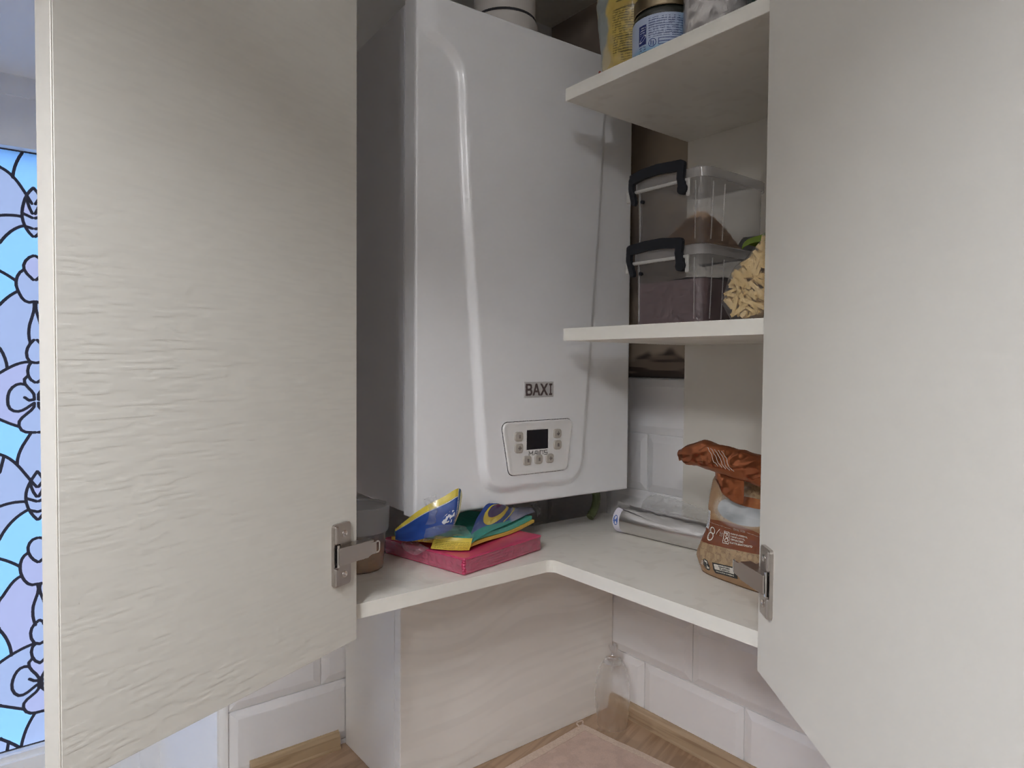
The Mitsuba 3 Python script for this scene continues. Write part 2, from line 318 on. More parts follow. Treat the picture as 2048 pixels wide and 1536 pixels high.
FILM = [(0.35, 0.50, 0.54), (0.27, 0.66, 0.95), (0.39, 0.49, 0.54)]
BLUE = [(0.043, 1.709), (0.039, 1.665), (0.074, 1.878), (0.033, 1.54), (0.04, 1.406), (0.045, 1.234), (0.031, 1.159), (0.026, 1.028), (0.04, 0.878), (0.051, 1.768), (0.046, 1.891)]
for i, c in enumerate(FILM):
    bsdf(f'film_tint_{i}', {'type': 'principledthin', 'base_color': {'type': 'rgb', 'value': list(c)}, 'roughness': 0.5, 'diff_trans': 1.7, 'spec_trans': 0.0, 'eta': 1.3})
M = frame([0, WY + 0.0012, 0], [1, 0, 0], [0, 0, 1])
cell_list = sorted([c for c in cells.geoms if c.area > 6e-6], key=lambda c: -c.area)
for c in cell_list[:280]:
    q = c.representative_point()
    xf = (q.x - 0.079 + 0.05975) % 0.1195 - 0.05975                         # folded back into the first flower column
    cb = [(x_ + q.x - (0.079 + xf), z_) for x_, z_ in BLUE] + [(0.158 - x_ + q.x - (0.079 + xf), z_) for x_, z_ in BLUE]
    i = 1 if any(c.contains(sg.Point(*b_)) for b_ in cb) else (0 if int(q.y * 37) % 3 else 2)
    v, f = trimesh.creation.triangulate_polygon(c.buffer(0.0022).intersection(GLASS).simplify(0.0002), engine='earcut')
    add('pane', put(trimesh.Trimesh(np.c_[v, np.zeros(len(v))], f, process=False), M), f'film_tint_{i}', window)
lead = sg.MultiPolygon([g for g in getattr(lead, 'geoms', [lead])]).simplify(0.00015)
m = prism(lead, 0.0009); m.apply_transform(frame([0, WY + 0.0011, 0], [1, 0, 0], [0, 0, 1])); add('leading', m, 'lead_ink', window, label='dark blue outlines of flowers and petals')

# ---------------------------------------------------------------- hanging lamp over the camera
lamp = thing('pendant_lamp', 'hanging lamp with five small downward shades on a ring', 'lamp')
principled('lamp_metal', (0.30, 0.28, 0.26), 0.4); principled('shade_inside', (0.35, 0.35, 0.34), 0.7)
add('canopy', put(lathe([(0.0001, 0.0), (0.06, 0.0), (0.055, -0.025), (0.0001, -0.025)], 32), frame([LAMP[0], LAMP[1], 2.55], [1, 0, 0], [0, 1, 0])), 'lamp_metal', lamp)
add('rod', tube([(LAMP[0], LAMP[1], 2.53), (LAMP[0], LAMP[1], LAMP[2] + 0.06)], 0.006), 'lamp_metal', lamp)
for k in range(5):
    q = math.radians(72 * k + 20); c = LAMP + [LAMP_RING * math.cos(q), LAMP_RING * math.sin(q), 0]
    add('arm', tube([LAMP + [0, 0, 0.065], (LAMP + c) / 2 + [0, 0, 0.068], c + [0, 0, 0.03]], 0.005), 'lamp_metal', lamp)
    m = lathe([(0.034, -0.012), (0.036, -0.012), (0.036, 0.022), (0.034, 0.022), (0.034, -0.012)], 32); m.apply_translation(c)
    s_ = add('shade', m, 'shade_inside', lamp, smooth=35)
    a_ = np.arange(28) * 2 * math.pi / 28; v = np.vstack([[[0, 0, 0]], np.stack([BULB_RADIUS * np.cos(a_), BULB_RADIUS * np.sin(a_), a_ * 0], 1)]) + c; k_ = np.arange(28)
    for rad, zz_, fl_ in ((BULB_RADIANCE, 0.0, 1), (UP_RADIANCE, 0.012, 0)):                 # each shade is open below and above
        f_ = np.stack([np.zeros(28, int), (k_ + 1) % 28 + 1, k_ + 1], 1); f_ = f_ if fl_ else f_[:, ::-1]
        add('bulb', trimesh.Trimesh(v + [0, 0, zz_], f_, process=False), 'shade_inside', s_, emitter={'type': 'area', 'radiance': {'type': 'rgb', 'value': [rad * x_ for x_ in LAMP_COLOR]}})

globe = thing('ceiling_globe', 'round white glass globe lamp under the kitchen ceiling', 'lamp')
m = trimesh.creation.icosphere(3, GLOBE_RADIUS); m.apply_translation(GLOBE)
add('glass_globe', m, 'shade_inside', globe, smooth=True, emitter={'type': 'area', 'radiance': {'type': 'rgb', 'value': [GLOBE_RADIANCE * x_ for x_ in LAMP_COLOR]}})
add('ceiling_mount', tube([GLOBE + [0, 0, GLOBE_RADIUS - 0.004], GLOBE + [0, 0, 0.12]], 0.05, 24), 'lamp_metal', globe)

# ---------------------------------------------------------------- worktop, base cabinets, upstand strips
WT = sg.Polygon([(0.318, 1.05), (0.318, 0.44), (0.33, 0.43), (0.32, 0.43), (0.32, -1.5), (0.926, -1.5), (0.926, 1.05)]).buffer(0)
add('worktop', prism(WT, 0.038, 0.862), 'worktop_wood', label='brown wood-grain kitchen worktop in the corner under the cabinet', cat='worktop')
base = thing('base_cabinet', 'cream base cabinet carrying the brown worktop', 'cabinet')
add('body', cat(cbox(0.36, 0.92, -1.45, 0.9, 0.1, 0.8615), cbox(0.40, 0.92, -1.45, 0.9, 0.0, 0.1)), 'laminate', base)
for k in range(3):
    dk = add('door', cbox(0.340, 0.3595, -1.44 + k * 0.62, -0.83 + k * 0.62, 0.11, 0.855), 'laminate', base)
    add('handle', tube([(0.318, -1.2 + k * 0.62, 0.80), (0.318, -1.06 + k * 0.62, 0.80)], 0.005), 'edge_band', dk)

# sloped wood upstands between the worktop and the tiles
def strip(o, ex, ey, length, mat, label):
    """profile across ex (away from the wall), z up; extruded along ey"""
    pr = sg.Polygon([(0, 0), (0.0122, 0), (0.0122, 0.0025), (0.0105, 0.005), (0.0088, 0.0205), (0.005, 0.0262), (0, 0.0275)])
    m = prism(pr, length); m.apply_transform(frame(o, ex, [0, 0, 1], ey)); m.fix_normals()
    return add('upstand_strip', m, mat, label=label, cat='trim strip', group='wood upstand strips')
strip([XW, -0.3, 0.9], [-1, 0, 0], [0, 1, 0], 1.156, 'strip_wood_y', 'brown wood-grain upstand strip along the right tiled wall')
strip([0.3165, YW, 0.9], [0, -1, 0], [1, 0, 0], 0.1440, 'strip_wood_x', 'short light oak upstand strip left of the white pipe cover')

# ---------------------------------------------------------------- pipe cover under the cabinet
ZS, TH = 1.2609, 0.01715
cover = thing('pipe_cover', 'white wood-grain boxed pipe cover standing on the worktop below the shelf', 'panel')
add('front_panel', cbox(0.4733, XW - 0.0008, 0.8561, 0.8735, 0.9, ZS - TH - 0.0006), 'laminate_x', cover)
add('side_panel', cbox(0.4735, 0.4905, 0.8743, YW - 0.0008, 0.9, ZS - TH - 0.0006), 'laminate_y', cover)

# ---------------------------------------------------------------- corner cabinet
X0, Y0, XB, YE = 0.6384, 0.7141, 0.9094, 0.6936
cab = thing('corner_cabinet', 'open white corner wall cabinet with two doors, housing the boiler', 'cabinet')
CT, CB = 2.24, 1.2252
corner = sg.Polygon([(0.3312, YW - 0.001), (0.3312, Y0), (X0, Y0), (X0, 0.378), (XW - 0.001, 0.378), (XW - 0.001, YW - 0.001)])
rounded = corner.buffer(-0.014, quad_segs=10).buffer(0.014, quad_segs=10).union(corner.difference(sg.Point(X0, Y0).buffer(0.05)))
fillet = corner.union(sg.box(X0 - 0.012, Y0 - 0.012, X0, Y0).difference(sg.Point(X0 - 0.012, Y0 - 0.012).buffer(0.012, quad_segs=12)))
HOLE = sg.box(0.345, 0.881, XW, YW)          # opening for the boiler's pipes
add('bottom_panel', prism(fillet.difference(HOLE), TH, ZS - TH), 'shelf_laminate', cab)
band = fillet.boundary.intersection(sg.box(0.3325, 0.38, X0 + 0.002, Y0 + 0.002)).buffer(0.0005, cap_style='flat').difference(fillet.buffer(-1e-7))
m = prism(band, TH + 0.0003, ZS - TH - 0.0001); add('edge_band', m, 'edge_band', cab)
for z, nm in ((1.5901, 'shelf'), (1.9202, 'shelf')):
    s = add(nm, cbox(X0 + 0.0006, XB - 0.0004, 0.3805, YE - 0.0006, z - TH, z, 0.0006), 'shelf_laminate', cab)
    add('edge_band', cbox(X0 - 0.0003, X0 + 0.0006, 0.3805, YE, z - TH - 0.0001, z + 0.0001, 0.0004), 'edge_band', s)
add('back_panel', cbox(XB, XW - 0.0006, 0.3805, YE, ZS + 0.0003, CT - 0.0175, 0.0005), 'laminate', cab)
add('side_panel', cbox(0.3140, 0.3310, Y0, YW - 0.001, ZS - TH, CT - 0.0175), 'laminate', cab)
add('side_panel', cbox(X0, XW - 0.001, 0.3625, 0.380, ZS - TH, CT - 0.0175), 'laminate', cab)
add('top_panel', prism(corner.union(sg.box(X0, 0.3625, XW - 0.001, 0.38)), 0.017, CT - 0.017), 'laminate', cab)

def door(D, d, n, width, mat, t):
    M = frame([D[0], D[1], 0], d, n, [0, 0, 1])
    k = add('door', put(cbox(0.0, width - 0.0012, -t, 0, CB, CT, 0.0007), M), mat, cab)
    add('edge_band', put(cbox(width - 0.0012, width, -t, 0, CB, CT, 0.0006), M), 'door_edge', k)
    return k
LD, RD = np.array([0.3323, 0.7023, 0]), np.array([0.6263, 0.3803, 0])
door(LD, ld, ln, 0.3153, 'laminate_left', 0.0205)
door(RD, rd, rn, 0.42, 'laminate_right', 0.0205)

# concealed hinges: a plate screwed to the door and a folded link that swings into the cabinet
metal('nickel', (0.52, 0.48, 0.45), 0.3); metal('nickel_bright', (0.8, 0.78, 0.75), 0.15)
principled('hinge_dark', (0.02, 0.02, 0.02), 0.5)
def hinge(D, d, n, B, zc, label):
    M = frame([D[0], D[1], zc], d, n, [0, 0, 1])
    pl = sg.box(0.0135, -0.0345, 0.0400, 0.0345).buffer(-0.004).buffer(0.004)
    m = prism(pl.difference(sg.box(0.030, -0.0125, 0.0388, 0.0125)), 0.0035)
    ridge = cat(put(rbox(0.0055, 0.020, 0.004, 0.0018), frame([0.0372, 0.0232, 0.0045], [1, 0, 0], [0, 1, 0])), put(rbox(0.0055, 0.020, 0.004, 0.0018), frame([0.0372, -0.0232, 0.0045], [1, 0, 0], [0, 1, 0])))
    P = frame([0, 0, 0], [1, 0, 0], [0, 0, 1], [0, 1, 0])       # plate drawn in (along, z), thickness along the normal
    h = add('hinge', put(cat(m, ridge), M @ P), 'nickel', cab, label=label)
    add('cup', put(cbox(0.0302, 0.0386, -0.0123, 0.0123, 0.0006, 0.0016), M @ P), 'hinge_dark', h)
    for s in (-1, 1):
        sc = cat(lathe([(0.0001, 0.0048), (0.0012, 0.0040), (0.0026, 0.0046), (0.0036, 0.0044), (0.0038, 0.0030)], 20))
        add('screw', put(sc, M @ P @ frame([0.0235, s * 0.0225, 0], [1, 0, 0], [0, 1, 0])), 'nickel_bright', h)
    A = D + d * 0.0345 + n * 0.0045; A = np.array([A[0], A[1], zc]); B = np.array([B[0], B[1], zc])
    e = (B - A); L = np.linalg.norm(e); e /= L; w = np.cross([0, 0, 1.0], e); w = w if w @ n > 0 else -w    # w: outward, the side the link's closed face is on
    top = 0.0095
    side = sg.Polygon([(-0.002, -top), (0.012, -top), (L * 0.72, -top + 0.0005), (L * 0.80, -0.0068), (L - 0.003, -0.0066), (L - 0.003, 0.0066), (L * 0.80, 0.0068), (L * 0.72, top - 0.0005), (-0.002, top)])
    Mq = frame(A, e, [0, 0, 1.0], np.cross(e, [0, 0, 1.0]))
    sgn = 1.0 if np.cross(e, [0, 0, 1.0]) @ w > 0 else -1.0
    face = prism(side.buffer(-0.0015).buffer(0.0015), 0.0016); face.apply_translation([0, 0, 0.0035 if sgn > 0 else -0.0051])
    cheeks = [put(hull([(x, s * y, sgn * z) for x, y in ((-0.001, top), (L * 0.74, top)) for y in (y - 0.0012, y) for z in (0.0045, -0.0075)]), Mq) for s in (-1, 1)]
    add('link', cat(put(face, Mq), *cheeks), 'nickel', h)
    loop = tube([(L - 0.003, 0.0062, sgn * 0.004), (L + 0.0015, 0.0062, sgn * 0.003), (L + 0.0035, 0.0045, sgn * 0.0025), (L + 0.0035, -0.0045, sgn * 0.0025), (L + 0.0015, -0.0062, sgn * 0.003), (L - 0.003, -0.0062, sgn * 0.004)], 0.0009, 8)
    add('pin_loop', put(loop, Mq), 'nickel_bright', h)
    pin = cat(put(trimesh.creation.cylinder(0.0016, 0.024, sections=16), frame(A - e * 0.0005 + w * 0.001, [1, 0, 0], [0, 1, 0])))
    add('pivot_pin', pin, 'nickel_bright', h)
    return A, B, h
A, B, h = hinge(LD, ld, ln, (0.3535, 0.698), 1.330, 'nickel hinge on the left door')
add('mounting_arm', put(cbox(-0.0230, 0.0, 0, 0.012, -0.006, 0.006), frame([0.3543, 0.703, 1.330], [1, 0, 0], [0, 1, 0])), 'nickel', h)
A, B, h = hinge(RD, rd, rn, (0.6315, 0.4090), 1.3265, 'nickel hinge on the right door')
add('mounting_arm', put(cbox(0, 0.07, -0.0295, -0.0192, -0.006, 0.006), frame([0.633, 0.4095, 1.3265], [1, 0, 0], [0, 1, 0])), 'nickel', h)

# ---------------------------------------------------------------- boiler
BO = np.array([0.4555, 0.7872, 1.3304]); BA = -0.0582
bex = np.array([math.cos(BA), math.sin(BA), 0]); bn = np.array([math.sin(BA), -math.cos(BA), 0])
BM = frame(BO, bex, [0, 0, 1], bn)                       # local x right, y up, z out of the front
BW, BH, BD = 0.40, 0.70, 0.247
principled('boiler_enamel', (0.80, 0.805, 0.82), 0.28, specular=0.5, clearcoat=0.35, clearcoat_gloss=0.9)
principled('boiler_side', (0.62, 0.63, 0.67), 0.35, specular=0.5)
principled('panel_plastic', (0.74, 0.73, 0.72), 0.3)
principled('display_glass', (0.012, 0.012, 0.016), 0.08)
principled('display_digit', (0.05, 0.05, 0.06), 0.4)
principled('button_rubber', (0.40, 0.37, 0.33), 0.35)
principled('button_mark', (0.16, 0.14, 0.13), 0.5)
principled('letter_grey', (0.09, 0.085, 0.085), 0.4)
principled('badge_silver', (0.55, 0.54, 0.54), 0.3, metallic=0.3)
principled('badge_letter', (0.07, 0.05, 0.05), 0.35)
boiler = thing('gas_boiler', 'white wall-hung gas boiler with a curved raised front, filling the corner of the cabinet', 'boiler')
add('casing', put(cbox(0.001, BW - 0.001, 0.002, BH - 0.001, -BD, -0.0335, 0.003), BM), 'boiler_side', boiler)
half = [(0.0, 0.0213), (0.055, 0.0222), (0.076, 0.0270), (0.0885, 0.0375), (0.0950, 0.054), (0.0980, 0.08), (0.1037, 0.15), (0.114, 0.28), (0.1235, 0.40), (0.1300, 0.50),
        (0.1340, 0.58), (0.1362, 0.605), (0.1405, 0.618), (0.150, 0.6300), (0.166, 0.640), (0.188, 0.6462), (0.215, 0.651)]
t = np.r_[0, np.cumsum(np.hypot(*np.diff(np.array(half), axis=0).T))]
hc = make_interp_spline(t, np.array(half), k=3)(np.linspace(0, t[-1], 160))
shield = sg.Polygon(np.vstack([np.c_[0.2005 + hc[:, 0], hc[:, 1]], [[0.4155, 0.75], [-0.0145, 0.75]], np.c_[0.2005 - hc[::-1, 0], hc[::-1, 1]]])).buffer(0)
gu = np.unique(np.r_[np.linspace(0, 0.006, 6), np.linspace(0.006, BW - 0.006, 190), BW - np.linspace(0, 0.006, 6)])
gv = np.unique(np.r_[np.linspace(0, 0.006, 6), np.linspace(0.006, BH - 0.006, 260), BH - np.linspace(0, 0.006, 6)])
U, V = np.meshgrid(gu, gv, indexing='ij')
pts = shapely.points(U.ravel(), V.ravel())
sd = np.where(shapely.contains(shield, pts), 1, -1) * shapely.distance(shield.boundary, pts)
k = np.clip((sd + 0.004) / 0.013, 0, 1); hgt = 0.0085 * (k * k * (3 - 2 * k)).reshape(U.shape)
fade = np.clip(np.minimum(U, BW - U) / 0.03, 0, 1); hgt = hgt * fade * fade * (3 - 2 * fade)
e = np.minimum(np.minimum(U, BW - U), np.minimum(V, BH - V)); R_ = 0.0042
hgt -= np.where(e < R_, R_ - np.sqrt(np.maximum(R_ ** 2 - (R_ - e) ** 2, 0)), 0)
S = np.stack([U, V, hgt], -1)
nu, nv = U.shape
rim = np.concatenate([np.arange(nu) * nv, (nu - 1) * nv + np.arange(1, nv), np.arange(nu - 2, -1, -1) * nv + nv - 1, np.arange(nv - 2, 0, -1)])
v0 = S.reshape(-1, 3); back = v0[rim].copy(); back[:, 2] = -0.031
o = len(v0); q = np.arange(len(rim)); q2 = np.roll(q, -1)
f = np.vstack([grid_faces(nu, nv), np.stack([rim[q], q + o, q2 + o], 1), np.stack([rim[q], q2 + o, rim[q2]], 1)])
m = trimesh.Trimesh(np.vstack([v0, back]), f, process=False)
add('front_cover', put(m, BM), 'boiler_enamel', boiler, smooth=40)

PZ = 0.0085                                              # the control panel stands on the raised shield
pan = sg.Polygon([(0.1345, 0.1243), (0.2675, 0.1255), (0.2570, 0.0465), (0.1490, 0.0462)]).buffer(-0.009).buffer(0.009, quad_segs=8)
outer = [(0.0, 0.0), (0.0, 0.0022), (0.0012, 0.0036), (0.0055, 0.0036), (0.0075, 0.0024)]
def rings(poly, steps, n=96):
    """stack of inset outlines (inset, height), capped"""
    L = []
    for i, z in steps:
        b = poly.buffer(-i).exterior; P = [b.interpolate(t_, normalized=True) for t_ in np.linspace(0, 1, n, endpoint=False)]
        c = np.array([[p.x, p.y] for p in P]); ang = np.unwrap(np.arctan2(c[:, 1] - poly.centroid.y, c[:, 0] - poly.centroid.x))
        s = int(np.argmin(np.abs((ang % (2 * math.pi)) - 0.7))); c = np.roll(c, -s, axis=0)
        L.append(np.c_[c, np.full(n, z)])
    v = np.vstack(L + [[[poly.centroid.x, poly.centroid.y, steps[-1][1]]]]); i_, j_ = np.meshgrid(np.arange(len(steps) - 1), np.arange(n), indexing='ij')
    qd = np.stack([i_ * n + j_, i_ * n + (j_ + 1) % n, (i_ + 1) * n + (j_ + 1) % n, (i_ + 1) * n + j_], -1).reshape(-1, 4)
    e_ = (len(steps) - 1) * n; k_ = np.arange(n)
    f_ = np.vstack([qd[:, [0, 1, 2]], qd[:, [0, 2, 3]], np.stack([e_ + k_, e_ + (k_ + 1) % n, np.full(n, len(v) - 1)], 1)])
    m_ = trimesh.Trimesh(v, f_, process=False); return m_
PM = BM @ frame([0, 0, PZ], [1, 0, 0], [0, 1, 0])
cp = add('control_panel', put(rings(pan, outer), PM), 'panel_plastic', boiler, smooth=35, label='white control panel with a dark display')
gap = pan.buffer(0.0009).difference(pan.buffer(-0.0004))
add('panel_gap', put(prism(gap, 0.0004), BM @ frame([0, 0, PZ - 0.0001], [1, 0, 0], [0, 1, 0])), 'rubber_dark', boiler)
add('display', put(cbox(0.1790, 0.2192, 0.0822, 0.1118, 0.0018, 0.0028), PM), 'display_glass', cp, label='small dark display')
for c in [(0.1640, 0.1032), (0.1642, 0.0860), (0.2365, 0.1040), (0.2368, 0.0868), (0.1795, 0.0668), (0.2007, 0.0672), (0.2220, 0.0670)]:
    b = add('button', put(rings(sg.box(c[0] - 0.0073, c[1] - 0.0070, c[0] + 0.0073, c[1] + 0.0070).buffer(-0.004).buffer(0.004), [(0, 0.002), (0, 0.0040), (0.0012, 0.0050), (0.003, 0.0050)], 48), PM), 'button_rubber', cp, smooth=35)
    s = meshkit.noise(np.array([[c[0] * 900, c[1] * 900, 0]]))[0]
    mk = sg.box(-0.0016, -0.0026, 0.0016, 0.0026) if s < 0.5 else sg.box(-0.003, -0.001, 0.003, 0.001).union(sg.box(-0.001, -0.003, 0.001, 0.003))
    add('button_mark', put(prism(mk, 0.0003, 0.0049), PM @ frame([c[0] + 0.0008, c[1], 0], [1, 0, 0], [0, 1, 0])), 'button_mark', cp)
def word(text, h, width, at, M, z, depth=0.0004, bold=False):
    m_ = meshkit.text_mesh(text, h, depth, bold); b_ = m_.bounds
    m_.apply_translation([-b_[0][0], -b_[0][1], 0]); m_.apply_scale([width / (b_[1][0] - b_[0][0]), h / (b_[1][1] - b_[0][1]), 1])
    m_.apply_translation([at[0], at[1], z]); return put(m_, M)
# the model lettering, drawn as strokes
def strokes(lines, r): return so.unary_union([sg.LineString(l).buffer(r, cap_style='flat', join_style='mitre') for l in lines])
M_ = [[(0, 0), (0, 1), (0.5, 0.35), (1, 1), (1, 0)]]; A_ = [[(0, 0), (0.35, 1), (1, 1), (1, 0)], [(0.2, 0.4), (1, 0.4)]]; I_ = [[(0, 0), (0, 1)]]; N_ = [[(0, 0), (0, 1), (1, 1), (1, 0)]]; S5 = [[(1, 1), (0, 1), (0, 0.5), (1, 0.5), (1, 0), (0, 0)]]
x = 0.0; glyphs = []
for g, w in ((M_, 1.3), (A_, 1.0), (I_, 0.0), (N_, 1.0), (S5, 1.0)):
    glyphs += [[(x + px * w, py) for px, py in l] for l in g]; x += w + 0.5
txt = shapely.transform(strokes(glyphs, 0.09), lambda c: c * [0.0342 / (x - 0.5), 0.0062] + [0.1835, 0.0735])
add('lettering', put(prism(txt, 0.0004, 0.0023), PM), 'letter_grey', cp, label='dark model lettering under the display')
bd = add('badge', put(cbox(0.1745, 0.2300, 0.1600, 0.1832, 0, 0.0016, 0.0006), PM), 'badge_silver', boiler, label='small silver name badge')
for ch, xx, ww in (('B', 0.1772, 0.0118), ('A', 0.1898, 0.0138), ('X', 0.2040, 0.0142), ('I', 0.2210, 0.0052)):
    add('letter', word(ch, 0.0178, ww, (xx, 0.1628), PM, 0.0015, 0.0008, True), 'badge_letter', bd)

# flue pipe on top, hose underneath
principled('flue_enamel', (0.55, 0.52, 0.49), 0.4)
flue = thing('flue_pipe', 'white round flue pipe rising from the top of the boiler', 'pipe')
FC = [0.682, 0.890, 2.0304]
m = lathe([(0.0001, 0.0), (0.054, 0.0), (0.054, 0.060), (0.052, 0.064), (0.0001, 0.064)]); m.apply_translation(FC); add('collar', m, 'flue_enamel', flue, smooth=35)
m = lathe([(0.0515, 0.0645), (0.0500, 0.0665), (0.0515, 0.0685)]); m.apply_translation(FC); add('seal_ring', m, 'rubber_dark', flue, smooth=35)
m = lathe([(0.0001, 0.0687), (0.0505, 0.0687), (0.0505, 0.190), (0.0001, 0.190)]); m.apply_translation(FC); add('pipe', m, 'flue_enamel', flue, smooth=35)
principled('hose_green', (0.075, 0.09, 0.035), 0.5)
add('hose', tube(make_interp_spline([0, 1, 2, 3], [(0.842, 0.862, 1.3305), (0.866, 0.853, 1.312), (0.864, 0.848, 1.290), (0.846, 0.845, 1.2689)], k=2)(np.linspace(0, 3, 20)), 0.0072, 14), 'hose_green', smooth=40,
    label='green hose slanting under the right end of the boiler', cat='hose')

# ---------------------------------------------------------------- soft packs: shared shapes
class Pouch:
    """a filled bag: o lower left of its front, ex to the right, en out of the front; width W, height H, half-depth D(v), left and right edges eL(v), eR(v)"""
    def __init__(self, o, ex, en, H, eL, eR, D, amp=0.002, freq=40.0, seed=0, p=3.0, lean=0.0):
        self.o, self.ex, self.en = (np.asarray(a, float) for a in (o, ex, en)); self.ez = np.array([0, 0, 1.0])
        self.H, self.amp, self.freq, self.seed, self.p, self.lean = H, amp, freq, seed, p, lean
        f = lambda c: (lambda v: np.interp(v, [a for a, b in c], [b for a, b in c]))
        self.eL, self.eR, self.D = f(eL), f(eR), f(D)
    def at(self, u, v, side=1.0):
        u, v = np.broadcast_arrays(np.asarray(u, float), np.asarray(v, float))
        a, b = self.eL(v), self.eR(v); x = np.clip((u - a) / (b - a), 0, 1) * 2 - 1
        d = self.D(v) * (1 - np.abs(x) ** self.p) ** (1 / self.p)
        P = self.o + u[..., None] * self.ex + v[..., None] * self.ez + (side * d - self.D(self.H * 0.4) + self.lean * v)[..., None] * self.en
        n1 = meshkit.noise(P * self.freq, self.seed); n2 = meshkit.noise(P * self.freq * 2.3 + 7, self.seed + 1)
        c = (1 - np.abs(2 * n1 - 1)) * 0.6 + (1 - np.abs(2 * n2 - 1)) * 0.4 - 0.55
        fall = np.clip((1 - np.abs(x)) * 6, 0.0, 1) * np.clip(v / 0.008, 0, 1)
        return P + (self.amp * 2 * c * fall * side)[..., None] * self.en
    def mesh(self, nu=60, nv=70):
        v = np.linspace(0, self.H, nv); s = np.sin(np.linspace(-math.pi / 2, math.pi / 2, nu)) * 0.5 + 0.5
        Vv, Ss = np.meshgrid(v, s, indexing='ij'); a, b = self.eL(Vv), self.eR(Vv)
        F = self.at(a + (b - a) * Ss, Vv, 1.0); Bk = self.at(b - (b - a) * Ss, Vv, -1.0)
        S = np.concatenate([F, Bk[:, 1:-1], F[:, :1]], 1)
        uvf = np.stack([a + (b - a) * Ss, Vv], -1); uvb = np.stack([b - (b - a) * Ss + 1.0, Vv], -1)
        uv = np.concatenate([uvf, uvb[:, 1:-1], uvb[:, -1:]], 1)
        n = S.shape[1]; f = grid_faces(nv, n)[:, ::-1]
        bot = S[0].mean(0); top = S[-1].mean(0); k = np.arange(n - 1); m = nv * n
        vv = np.vstack([S.reshape(-1, 3), bot, top]); uu = np.vstack([uv.reshape(-1, 2), uv[0].mean(0), uv[-1].mean(0)])
        f = np.vstack([f, np.stack([np.full(n - 1, m), k + 1, k], 1), np.stack([np.full(n - 1, m + 1), (nv - 1) * n + k, (nv - 1) * n + k + 1], 1)])
        return trimesh.Trimesh(vv, f, process=False), uu
    def print_on(self, m, z=0.0005):
        """lay a flat mesh drawn in (u, v) onto the front"""
        m = m.copy(); m = m.subdivide_to_size(0.004) if m.extents.max() > 0.006 else m
        v = m.vertices; P = self.at(v[:, 0], v[:, 1]); m.vertices = P + (z + v[:, 2])[:, None] * self.en; return m

def flat(poly, h=0.0002): return prism(poly, h)
def text_at(text, h, width, at, angle=0.0, bold=False):
    m_ = meshkit.text_mesh(text, h, 0.0002, bold); b_ = m_.bounds
    m_.apply_translation([-b_[0][0], -b_[0][1], 0]); m_.apply_scale([width / (b_[1][0] - b_[0][0]), h / (b_[1][1] - b_[0][1]), 1])
    return put(m_, frame([at[0], at[1], 0], [math.cos(angle), math.sin(angle), 0], [-math.sin(angle), math.cos(angle), 0]))
def inbox(x, y, x0, x1, y0, y1, e=0.0004):
    return smoothstep(x0 - e, x0 + e, x) * smoothstep(x1 + e, x1 - e, x) * smoothstep(y0 - e, y0 + e, y) * smoothstep(y1 + e, y1 - e, y)
def ellipse(x, y, cx, cy, rx, ry, e=0.06):
    d = dr.sqrt(dr.square((x - cx) / rx) + dr.square((y - cy) / ry)); return smoothstep(1 + e, 1 - e, d)

